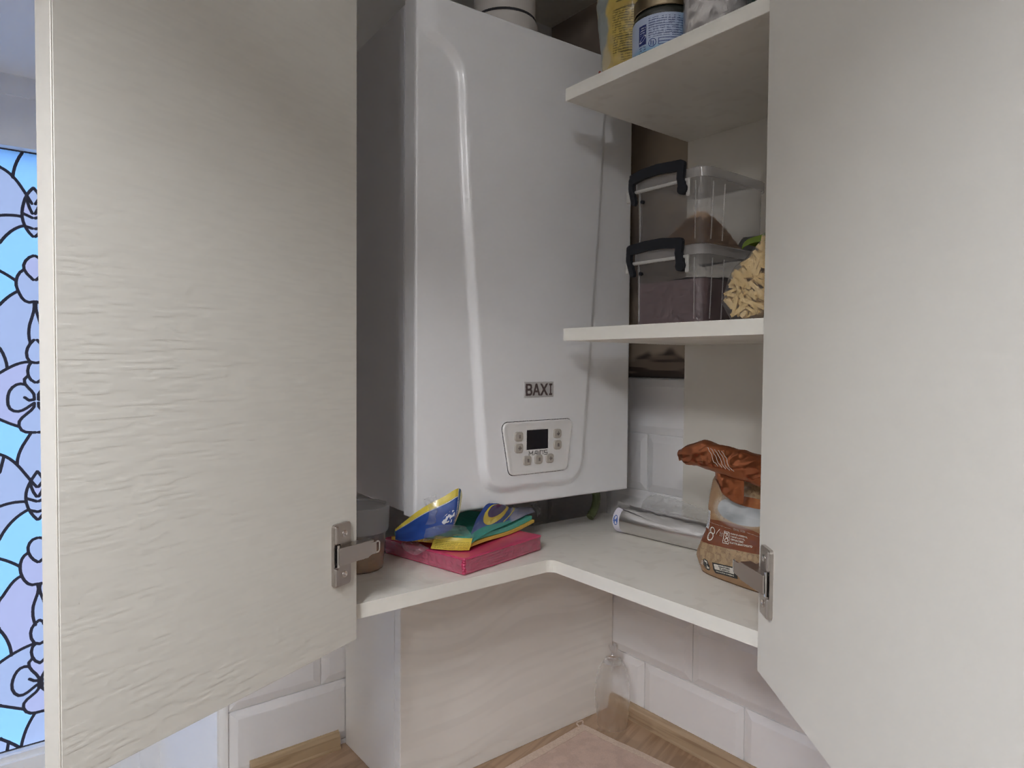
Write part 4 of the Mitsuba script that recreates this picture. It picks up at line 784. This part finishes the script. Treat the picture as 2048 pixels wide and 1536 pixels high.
# ---------------------------------------------------------------- clip boxes on the middle shelf
film('box_plastic', 0.07, (0.6, 0.59, 0.59), 0.3); film('box_lid', 0.26, (0.6, 0.59, 0.59), 0.35)
principled('clip_black', (0.008, 0.009, 0.012), 0.5, specular=0.2); principled('clip_lug', (0.40, 0.39, 0.37), 0.4)
ZM = 1.5901
def rrect(x0, x1, y0, y1, r, n=8):
    return np.array(sg.box(x0 + r, y0 + r, x1 - r, y1 - r).buffer(r, quad_segs=n).exterior.coords)[:-1]
def loft(sections, cap=True):
    """sections: list of (outline, z); a single-layer sheet closed at the first section"""
    n = len(sections[0][0]); v = np.vstack([np.c_[c, np.full(n, z)] for c, z in sections]); i, j = np.meshgrid(np.arange(len(sections) - 1), np.arange(n), indexing='ij')
    q_ = np.stack([i * n + j, i * n + (j + 1) % n, (i + 1) * n + (j + 1) % n, (i + 1) * n + j], -1).reshape(-1, 4); f_ = [q_[:, [0, 1, 2]], q_[:, [0, 2, 3]]]
    if cap:
        v = np.vstack([v, [*sections[0][0].mean(0), sections[0][1]]]); k_ = np.arange(n); f_.append(np.stack([np.full(n, len(v) - 1), k_, (k_ + 1) % n], 1))
    return trimesh.Trimesh(v, np.vstack(f_), process=False)
BX0, BX1, BY0, BY1 = 0.6665, 0.800, 0.4835, 0.5945
def clip_box(z0, h, label, bar, legR, legL, far):
    b = thing('clip_box', label, 'storage box')
    k_ = 0.0035
    m = loft([(rrect(BX0 + k_, BX1 - k_, BY0 + k_, BY1 - k_, 0.010), z0 + 0.0006), (rrect(BX0 + k_ * 0.8, BX1 - k_ * 0.8, BY0 + k_ * 0.8, BY1 - k_ * 0.8, 0.013), z0 + 0.004), (rrect(BX0 + 0.001, BX1 - 0.001, BY0 + 0.001, BY1 - 0.001, 0.016), z0 + h - 0.012), (rrect(BX0 - 0.0005, BX1 + 0.0005, BY0 - 0.0005, BY1 + 0.0005, 0.017), z0 + h - 0.010)])
    add('body', m, 'box_plastic', b, smooth=30)
    ribs = [tube([(BX0 + 0.0024, y, z0 + 0.006), (BX0 + 0.0008, y - 0.0008, z0 + h - 0.016)], 0.0007, 6) for y in (BY1 - 0.012, BY0 + 0.014)] + [tube([(x, BY0 + 0.0024, z0 + 0.006), (x + 0.002, BY0 + 0.0008, z0 + h - 0.016)], 0.0007, 6) for x in (BX0 + 0.017, BX0 + 0.040)]
    for r_ in ribs: add('rib', r_, 'box_lid', b, smooth=40)
    o_ = 0.0022
    m = loft([(rrect(BX0 - o_, BX1 + o_, BY0 - o_, BY1 + o_, 0.018), z0 + h - 0.0125), (rrect(BX0 - o_, BX1 + o_, BY0 - o_, BY1 + o_, 0.018), z0 + h - 0.0015), (rrect(BX0 - 0.001, BX1 + 0.001, BY0 - 0.001, BY1 + 0.001, 0.017), z0 + h - 0.0003), (rrect(BX0 + 0.006, BX1 - 0.006, BY0 + 0.006, BY1 - 0.006, 0.012), z0 + h - 0.0005), (rrect(BX0 + 0.008, BX1 - 0.008, BY0 + 0.008, BY1 - 0.008, 0.011), z0 + h - 0.0035)], False)
    top = prism(sg.Polygon(rrect(BX0 + 0.008, BX1 - 0.008, BY0 + 0.008, BY1 - 0.008, 0.011)), 0.0005, z0 + h - 0.0038)
    add('lid', cat(m, top), 'box_lid', b, smooth=30)
    lug = cat(cbox(BX0 - 0.006, BX0 - 0.0024, BY1 - 0.004, BY1 + 0.006, z0 + h - 0.0265, z0 + h - 0.012, 0.0012), cbox(BX0 - 0.006, BX0 - 0.0024, BY0 + 0.020, BY1 - 0.004, z0 + h - 0.0165, z0 + h - 0.0125, 0.001), cbox(BX0 - 0.006, BX0 - 0.0024, BY0 + 0.0175, BY0 + 0.0225, z0 + h - 0.034, z0 + h - 0.0125, 0.001))
    add('clip_seat', lug, 'clip_lug', b)
    def clip(xc, w):
        P = so.unary_union([sg.LineString(bar).buffer(0.0062, cap_style='flat'), sg.LineString(legR).buffer(0.0046), sg.Point(*legR[-1]).buffer(0.0066), sg.LineString(legL).buffer(0.0034)])
        m_ = prism(shapely.transform(P, lambda c: c), w); m_.apply_transform(frame([xc, 0, 0], [0, 1, 0], [0, 0, 1], [1, 0, 0])); m_.fix_normals(); return m_
    hk = add('clip_handle', clip(BX0 - 0.0095, 0.0055), 'clip_black', b, label='black clip handle')
    for y, z in ((legR[-1][0], legR[-1][1]), (legL[-1][0] - 0.010, legL[-1][1] + 0.0005)): add('pivot', put(trimesh.creation.cylinder(0.0022, 0.004, sections=14), frame([BX0 - 0.0028, y, z], [0, 1, 0], [0, 0, 1], [1, 0, 0])), 'clip_black', hk)
    if far:
        fz = z0 + h
        P = so.unary_union([sg.LineString([(0.585, fz + 0.0015), (0.545, fz + 0.004), (0.505, fz + 0.003), (0.487, fz + 0.001)]).buffer(0.0048), sg.LineString([(0.585, fz + 0.001), (0.588, fz + 0.020)]).buffer(0.004), sg.Polygon([(0.50, fz), (0.488, fz + 0.024), (0.520, fz + 0.026), (0.536, fz + 0.006)])]).buffer(0.0015)
        m_ = prism(P, 0.006); m_.apply_transform(frame([BX1 + 0.004, 0, 0], [0, 1, 0], [0, 0, 1], [1, 0, 0])); m_.fix_normals()
        add('clip_handle', m_, 'clip_black', b, label='black clip handle at the far end, seen through the upper box')
    return b
low = clip_box(ZM, 0.0945, 'lower clear clip-handled box, filled with dark purple beans', [(0.5915, 1.6872), (0.5646, 1.6897), (0.5398, 1.6898), (0.5125, 1.6867)], [(0.5121, 1.6884), (0.5136, 1.6745), (0.5105, 1.6592)], [(0.5918, 1.6893), (0.5924, 1.6742), (0.5861, 1.6559)], True)
upp = clip_box(ZM + 0.0948, 0.0905, 'upper clear clip-handled box with a small heap of brown grain', [(0.5905, 1.7762), (0.5725, 1.7803), (0.5477, 1.7817), (0.5236, 1.7797), (0.5115, 1.779)], [(0.5109, 1.7797), (0.5124, 1.7637), (0.5094, 1.7502)], [(0.5894, 1.7759), (0.5899, 1.7652), (0.5849, 1.7466)], False)
def bean_tone(p, n, uv):
    d1, d2, w_ = voronoi(p.y * 210.0 + p.x * 120.0, p.z * 230.0 + p.x * 160.0)
    return mix((0.055, 0.028, 0.033), (0.115, 0.07, 0.075), w_)
bsdf('beans', {'type': 'twosided', 'b': {'type': 'bumpmap', 'a': proc(lambda p, n, uv: 1 - voronoi(p.y * 210.0 + p.x * 120.0, p.z * 230.0 + p.x * 160.0)[0]), 'scale': 0.0022, 'b': {'type': 'principled', 'base_color': proc(bean_tone), 'roughness': 0.25}}})
n_ = 40; xs, ys = np.linspace(BX0 + 0.0048, BX1 - 0.0048, n_), np.linspace(BY0 + 0.0048, BY1 - 0.0048, n_)
S = np.stack([*np.meshgrid(xs, ys, indexing='ij'), np.zeros((n_, n_))], -1); S[..., 2] = ZM + 0.050 + 0.008 * meshkit.fbm(S * 25, 3, 1) + 0.0015 * meshkit.noise(S * 300, 2)
body = loft([(rrect(BX0 + 0.0045, BX1 - 0.0045, BY0 + 0.0045, BY1 - 0.0045, 0.009), ZM + 0.0012), (rrect(BX0 + 0.0028, BX1 - 0.0028, BY0 + 0.0028, BY1 - 0.0028, 0.012), ZM + 0.054)])
add('beans', cat(body, sheet(S)), 'beans', low, smooth=30, kind='stuff', label='dark purple beans')
principled('grain', proc(lambda p, n, uv: mix((0.42, 0.27, 0.16), (0.20, 0.115, 0.065), smoothstep(0.3, 0.7, noise(p.x * 420, p.y * 420, p.z * 420)))), 0.6)
zu = ZM + 0.0962
S = np.stack([*np.meshgrid(np.linspace(BX0 + 0.006, 0.770, 44), np.linspace(BY0 + 0.006, 0.570, 44), indexing='ij'), np.zeros((44, 44))], -1)
d_ = np.hypot((S[..., 0] - 0.688) * 0.8, S[..., 1] - 0.5035); S[..., 2] = zu + 0.0004 + np.maximum(0, 0.040 - 0.78 * d_) + 0.003 * meshkit.noise(S * 330, 3) * (d_ < 0.052)
flakes = []
fl = trimesh.creation.icosphere(0, 1.0)
for _ in range(900):
    a_, r_ = rng.uniform(0, 6.28), 0.055 * math.sqrt(rng.uniform(0, 1)); x_, y_ = 0.688 + r_ * math.cos(a_), 0.5035 + r_ * math.sin(a_)
    if x_ < BX0 + 0.006 or y_ < BY0 + 0.006 or y_ > BY1 - 0.008: continue
    dd = math.hypot((x_ - 0.688) * 0.8, y_ - 0.5035); f_ = fl.copy(); f_.apply_scale([0.0019, 0.0013, 0.0009]); f_.apply_transform(trimesh.transformations.random_rotation_matrix(rng.uniform(0, 1, 3)))
    f_.apply_translation([x_, y_, zu + 0.0020 + max(0, 0.040 - 0.78 * dd)]); flakes.append(f_)
add('grain', cat(sheet(S), *flakes), 'grain', upp, smooth=False, kind='stuff', label='heap of brown grain')

# ---------------------------------------------------------------- bag of pasta in front of the boxes
pasta = thing('pasta_bag', 'clear bag of broad yellow pasta strips with a green top, beside the clip boxes', 'bag')
principled('pasta_strip', proc(lambda p, n, uv: mix((0.66, 0.49, 0.23), (0.52, 0.35, 0.14), fbm(p.x * 50, p.y * 50, p.z * 50))), 0.45)
hullp = lambda y, z: np.interp(z, [0.0, 0.010, 0.022, 0.045, 0.058, 0.066, 0.085], [0.440, 0.447, 0.4545, 0.446, 0.4385, 0.424, 0.400])
strips = []
while len(strips) < 200:
    z_ = rng.uniform(0.006, 0.080); ym = hullp(0, z_); y_ = rng.uniform(0.392, ym - 0.006); dep = rng.uniform(0, 1) ** 2; x_ = 0.6495 + 0.004 + dep * 0.045 + 0.012 * (1 - min(1, (ym - y_) / 0.02))
    L_, w_ = rng.uniform(0.016, 0.042), rng.uniform(0.0034, 0.0050); th_ = rng.normal(0.5, 0.75)
    e_ = np.array([rng.normal(0, 0.25), math.cos(th_), math.sin(th_)]); e_ /= np.linalg.norm(e_); c_ = np.array([x_, y_, ZM + z_])
    a1, a2 = c_ - e_ * L_ / 2, c_ + e_ * L_ / 2
    if max(a1[1] - hullp(0, a1[2] - ZM), a2[1] - hullp(0, a2[2] - ZM)) > -0.001 or min(a1[2], a2[2]) < ZM + 0.003 or min(a1[1], a2[1]) < 0.387 or min(a1[0], a2[0]) < 0.6495: continue
    nx = np.cross(e_, [0.1, rng.normal(0, 0.4), 1.0]); nx /= np.linalg.norm(nx); ny = np.cross(nx, e_)
    flatn = nx if abs(nx[0]) > abs(ny[0]) else ny; wide = np.cross(flatn, e_)
    strips.append(hull([c_ + e_ * s * L_ / 2 + wide * t_ * w_ / 2 + flatn * u_ * 0.0006 for s in (-1, 1) for t_ in (-1, 1) for u_ in (-1, 1)]))
add('pasta', cat(*strips), 'pasta_strip', pasta, kind='stuff', label='broad yellow pasta strips')
zz = np.linspace(0.003, 0.082, 14); core = [(np.array([[0.668, 0.386], [0.700, 0.386], [0.700, hullp(0, z) - 0.008], [0.672, hullp(0, z) - 0.010]]), ZM + z) for z in zz]
principled('pasta_core', (0.40, 0.26, 0.10), 0.6); add('pasta_core', loft(core), 'pasta_core', pasta, kind='stuff')
rows_ = []
for z in np.linspace(0.0008, 0.090, 30):
    ym = hullp(0, z) + 0.0015; a_ = np.linspace(0, math.pi, 28); rows_.append([(0.6475 + 0.028 - 0.0275 * np.sign(math.sin(t_)) * abs(math.sin(t_)) ** 0.5 * (1 if t_ > 0 else 1), 0.384 + (ym - 0.384) * (0.5 - 0.5 * math.cos(t_)), ZM + z) for t_ in a_])
add('clear_bag', sheet(crumple(np.array(rows_), 0.0007, 50, 13)), 'wrap_film', pasta, smooth=50)
principled('leaf_green', (0.085, 0.13, 0.012), 0.45)
S, _ = patch([[(0.6555, 0.425, ZM + 0.0772), (0.654, 0.414, ZM + 0.0815), (0.655, 0.395, ZM + 0.083), (0.657, 0.384, ZM + 0.082)], [(0.668, 0.430, ZM + 0.084), (0.667, 0.416, ZM + 0.091), (0.668, 0.396, ZM + 0.093), (0.668, 0.384, ZM + 0.092)], [(0.685, 0.425, ZM + 0.083), (0.685, 0.413, ZM + 0.087), (0.686, 0.396, ZM + 0.089), (0.686, 0.384, ZM + 0.088)]], 24, 24)
add('green_top', slab(crumple(S, 0.0012, 90, 15), 0.0006), 'leaf_green', pasta, smooth=45, label='green printed top')

# ---------------------------------------------------------------- top shelf: yellow bag, jar, salt jar, dark bottle
ZT = 1.9202
ybag = Pouch([0.6790, 0.6860, ZT + 0.0006], [0.06, -0.998, 0], [-0.998, -0.06, 0], 0.22, [(0, 0.016), (0.03, 0.010), (0.12, -0.002), (0.22, 0.005)], [(0, 0.0785), (0.03, 0.0775), (0.22, 0.078)], [(0, 0.016), (0.03, 0.024), (0.12, 0.026), (0.19, 0.012), (0.22, 0.004)], 0.003, 38.0, 9)
def ybag_print(p, n, uv):
    u, v = uv.x, uv.y
    clear = mix((0.40, 0.33, 0.19), (0.20, 0.22, 0.21), smoothstep(0.42, 0.62, fbm(u * 45, v * 28, 2.0)))
    yel = mix((0.44, 0.33, 0.085), (0.33, 0.23, 0.06), fbm(u * 70, v * 40))
    w_ = 0.003 * dr.sin(v * 130.0)
    yz = smoothstep(0.030, 0.036, u + w_ + 0.02 * (noise(v * 50, 2.0) - 0.5)) + smoothstep(0.022, 0.012, v)
    col = mix(clear, yel, dr.clip(yz, 0, 1))
    row = (v + 0.10 * u) * 300.0
    lines = smoothstep(0.16, 0.26, dr.abs(row - dr.floor(row) - 0.5)) * smoothstep(0.25, 0.4, noise(u * 420.0, dr.floor(row) * 5.0)) * inbox(u, v, 0.040, 0.080, 0.040, 0.100, 0.002)
    bold = smoothstep(0.2, 0.3, noise(u * 300.0, dr.floor(row) * 7.0)) * smoothstep(0.2, 0.3, dr.abs(row - dr.floor(row) - 0.5)) * inbox(u, v, 0.052, 0.080, 0.030, 0.062, 0.001)
    tbl = dr.maximum(smoothstep(0.0009, 0.0004, dr.abs((v + 0.05 * u - 0.1006) - 0.0105 * dr.floor((v + 0.05 * u - 0.1006) / 0.0105) - 0.001)), 0.8 * ellipse(u, v, 0.062, 0.1090, 0.0028, 0.0016)) * inbox(u, v, 0.045, 0.080, 0.097, 0.135, 0.001)
    return mix(col, (0.035, 0.028, 0.01), 0.85 * dr.clip(lines * 0.8 + bold * 0.7 + tbl, 0, 1))
principled('yellow_bag_print', proc(ybag_print), 0.25, specular=0.5, clearcoat=0.6, clearcoat_gloss=0.9)
m, uv = ybag.mesh(60, 80); yb = thing('snack_bag', 'yellow film bag with lines of black text on the top shelf, at its open end', 'bag'); add('body', m, 'yellow_bag_print', yb, smooth=True, uv=uv)
principled('crumb_red', (0.22, 0.03, 0.015), 0.6)
m = trimesh.creation.icosphere(2, 0.0017); m.apply_translation([X0 + 0.0015, 0.6300, ZT + 0.0016]); add('crumb', m, 'crumb_red', smooth=True, label='tiny dark red seed on the front edge of the top shelf', cat='seed')
jar = thing('sauce_jar', 'dark glass jar with a pale blue label and bronze lid on the top shelf', 'jar')
JC = [0.7005, 0.5740, ZT + 0.0003]
principled('jar_glass', (0.015, 0.017, 0.014), 0.06); metal('lid_bronze', (0.25, 0.20, 0.13), 0.35)
m = lathe([(0.0001, 0.0), (0.036, 0.0), (0.0395, 0.004), (0.0405, 0.010), (0.0405, 0.058), (0.039, 0.063), (0.0365, 0.0665), (0.0365, 0.072), (0.0001, 0.072)]); m.apply_translation(JC); add('glass', m, 'jar_glass', jar, smooth=30)
m = lathe([(0.0385, 0.0670), (0.0392, 0.0680), (0.0392, 0.0840), (0.0380, 0.0858), (0.0001, 0.0860)]); m.apply_translation(JC); add('lid', m, 'lid_bronze', jar, smooth=30)
def jar_print(p, n, uv):
    u, v = uv.x - 0.0267, uv.y                          # metres round the jar and up
    col = mix((0.36, 0.42, 0.55), (0.14, 0.32, 0.47), smoothstep(0.012, 0.0, v) * 0.8 + 0.5 * smoothstep(0.055, 0.070, u))
    em = inbox(u, v, 0.0085, 0.0205, 0.0090, 0.0335) * smoothstep(0.0, 0.002, 0.0435 - u - 0.2 * 0.0 - (0.0335 - v) * 1.25 + 0.012)
    col = mix(col, (0.010, 0.018, 0.11), em)
    x_, y_ = u - 0.0150, v - 0.0165
    fish = smoothstep(0.16, 0.08, dr.abs(dr.sqrt(dr.square((x_ * 0.8 + y_ * 0.6) / 0.0058) + dr.square((y_ * 0.8 - x_ * 0.6) / 0.0020)) - 1))
    tickm = smoothstep(0.0007, 0.0003, dr.abs(y_ + 0.0042 - 0.9 * dr.abs(x_ + 0.0036))) * inbox(u, v, 0.0100, 0.0130, 0.0105, 0.0145)
    emt = smoothstep(0.22, 0.3, dr.abs(v * 330.0 - dr.floor(v * 330.0) - 0.5)) * smoothstep(0.4, 0.5, noise(u * 700, dr.floor(v * 330.0))) * inbox(u, v, 0.010, 0.0195, 0.0215, 0.0315)
    col = mix(col, (0.62, 0.66, 0.74), dr.clip(dr.maximum(fish, tickm) * em + 0.6 * emt, 0, 1))
    rw = v * 330.0
    lines = smoothstep(0.20, 0.28, dr.abs(rw - dr.floor(rw) - 0.5)) * smoothstep(0.30, 0.42, noise(u * 480.0, dr.floor(rw) * 3.0))
    col = mix(col, (0.015, 0.03, 0.14), 0.8 * lines * dr.clip(inbox(u, v, 0.0235, 0.072, 0.0150, 0.0395) + inbox(u, v, 0.0085, 0.0200, 0.0015, 0.0085), 0, 1))
    cr_ = dr.abs(dr.sqrt(dr.square(u - 0.0290) + dr.square(v - 0.0085)) - 0.0048)
    col = mix(col, (0.012, 0.03, 0.17), smoothstep(0.0007, 0.0003, cr_) + inbox(u, v, 0.0265, 0.0280, 0.0060, 0.0115) + inbox(u, v, 0.0295, 0.0310, 0.0050, 0.0105))
    bx_ = inbox(u, v, 0.0365, 0.0680, 0.0045, 0.0128) * (1 - inbox(u, v, 0.0375, 0.0670, 0.0090, 0.0118) - inbox(u, v, 0.0375, 0.0670, 0.0055, 0.0078))
    return mix(col, (0.012, 0.03, 0.17), bx_)
principled('jar_print', proc(jar_print), 0.35)
na = 50; a_ = np.linspace(math.radians(120), math.radians(281), na); cl_ = np.array([[(JC[0] + 0.0407 * math.cos(t_), JC[1] + 0.0407 * math.sin(t_), JC[2] + z) for z in (0.0130, 0.0560)] for t_ in a_])
uvl = np.array([[((t_ - a_[0]) * 0.0407, z) for z in (0.0, 0.043)] for t_ in a_]).reshape(-1, 2)
add('printed_label', sheet(cl_), 'jar_print', jar, smooth=True, uv=uvl, label='pale blue printed label')
salt = thing('salt_jar', 'clear glass jar of coarse white salt on the top shelf', 'jar')
SC = [0.7000, 0.4960, ZT + 0.0003]
film('jar_clear', 0.06, (0.55, 0.55, 0.55), 0.15)
m = lathe([(0.0001, 0.0), (0.0340, 0.0), (0.0375, 0.004), (0.0380, 0.010), (0.0380, 0.105), (0.034, 0.115)]); m.apply_translation(SC); add('glass', m, 'jar_clear', salt, smooth=30)
principled('salt', proc(lambda p, n, uv: mix((0.66, 0.63, 0.61), (0.30, 0.28, 0.27), smoothstep(0.45, 0.70, noise(p.x * 130, p.y * 130, p.z * 130)))), 0.35)
m = lathe([(0.0001, 0.0025)] + [(r, 0.0025) for r in np.linspace(0.004, 0.035, 8)] + [(0.0368, z) for z in np.linspace(0.004, 0.085, 30)] + [(r, 0.088) for r in np.linspace(0.033, 0.002, 8)] + [(0.0001, 0.09)], 72)
m.vertices = m.vertices + m.vertex_normals * ((meshkit.noise(m.vertices * 330, 3) - 0.9) * 0.0035)[:, None]; m.apply_translation(SC); add('salt', m, 'salt', salt, kind='stuff', label='coarse white salt')
principled('bottle_dark', (0.006, 0.018, 0.014), 0.07)
m = lathe([(0.0001, 0.0), (0.027, 0.0), (0.030, 0.003), (0.031, 0.008), (0.031, 0.15), (0.026, 0.175), (0.012, 0.195), (0.0115, 0.235), (0.0001, 0.235)]); m.apply_translation([0.7050, 0.4200, ZT + 0.0003])
bt = thing('dark_bottle', 'dark green glass bottle at the right end of the top shelf', 'bottle'); add('glass', m, 'bottle_dark', bt, smooth=30)
m = lathe([(0.0125, 0.222), (0.0135, 0.224), (0.0135, 0.246), (0.012, 0.248), (0.0001, 0.248)]); m.apply_translation([0.7050, 0.4200, ZT + 0.0003]); add('cap', m, 'clip_black', bt, smooth=30)

# ---------------------------------------------------------------- on the worktop: upturned glass, dish cloth
bsdf('clear_glass', {'type': 'blendbsdf', 'weight': 0.012, 'a': {'type': 'thindielectric', 'int_ior': 1.6}, 'b': {'type': 'diffuse', 'reflectance': {'type': 'rgb', 'value': [0.3, 0.3, 0.3]}}})
bsdf('solid_glass', {'type': 'dielectric', 'int_ior': 1.5})
glass = thing('wine_glass', 'clear wine glass standing upside down in the corner of the worktop', 'glass')
GC = [0.8737, 0.8111, 0.9002]
bowl = [(0.0262, 0.0), (0.0285, 0.020), (0.0305, 0.045), (0.0306, 0.062), (0.0288, 0.080), (0.0250, 0.096), (0.0205, 0.106), (0.0165, 0.1128)]
bc = make_interp_spline(np.arange(len(bowl)), np.array(bowl), k=3)(np.linspace(0, len(bowl) - 1, 40))
m = lathe(np.vstack([[bc[0] - [0.0011, 0.0]], bc]), 64); m.apply_translation(GC); add('bowl', m, 'clear_glass', glass, smooth=40)
m = lathe([(0.0001, 0.1090), (0.0080, 0.1100), (0.0135, 0.1124), (0.0166, 0.1130), (0.0150, 0.1165), (0.0124, 0.1195), (0.0130, 0.1210), (0.0120, 0.1225), (0.0098, 0.1240), (0.0086, 0.1290), (0.0082, 0.1380), (0.0082, 0.1440), (0.0074, 0.1450), (0.0062, 0.1446), (0.0056, 0.1380), (0.0040, 0.1310), (0.0001, 0.1290)], 48); m.apply_translation(GC); add('stem', m, 'solid_glass', glass, smooth=40)
bumped('towel_cloth', proc(lambda p, n, uv: mix((0.53, 0.395, 0.335), (0.44, 0.325, 0.275), smoothstep(0.35, 0.7, fbm(p.x * 70, p.y * 70)) * 0.5 + 0.5 * noise(p.x * 700, p.y * 700))), 0.95,
       lambda p, n, uv: noise(p.x * 700, p.y * 700) + 0.7 * noise(p.x * 160, p.y * 160), 0.0009)
principled('towel_hem', proc(lambda p, n, uv: mix((0.57, 0.46, 0.38), (0.49, 0.38, 0.31), noise(p.x * 500, p.y * 500))), 0.95)
tw = thing('dish_cloth', 'pinkish beige dish cloth with a stitched hem spread on the worktop', 'cloth')
tc, t1, t2 = np.array([0.8270, 0.8385, 0]), np.array([0.4400, 0.8010, 0]), np.array([0.8820, 0.4500, 0])
def towel(a0, a1, b0, b1, z, nu, nv):
    A_, B_ = np.meshgrid(np.linspace(a0, a1, nu), np.linspace(b0, b1, nv), indexing='ij')
    S_ = tc + (t1 - tc) * A_[..., None] + (t2 - tc) * B_[..., None]; S_[..., 2] = 0.9 + z + 0.0022 * meshkit.fbm(S_ * 22, 2, 5); return S_
def up(S_): return S_ if normals_of(S_)[..., 2].mean() > 0 else S_[::-1]
add('fabric', slab(up(towel(0.018, 1, 0.018, 1, 0.0026, 70, 70)), 0.0018), 'towel_cloth', tw, smooth=50)
add('hem', slab(up(towel(0.0, 1, 0.0, 0.040, 0.0034, 70, 8)), 0.0028), 'towel_hem', tw, smooth=50)
add('hem', slab(up(towel(0.0, 0.034, 0.040, 1, 0.0034, 8, 70)), 0.0028), 'towel_hem', tw, smooth=50)
lp = np.array([tc + [0.0, 0.0, 0.9052], tc + [0.004, 0.006, 0.9062], tc + [-0.008, 0.006, 0.9060], tc + [-0.012, -0.004, 0.9056], tc + [-0.022, -0.010, 0.9060]])
add('corner_loop', tube(make_interp_spline(np.arange(5), lp, k=2)(np.linspace(0, 4, 30)), 0.0014, 8), 'towel_hem', tw, smooth=40)
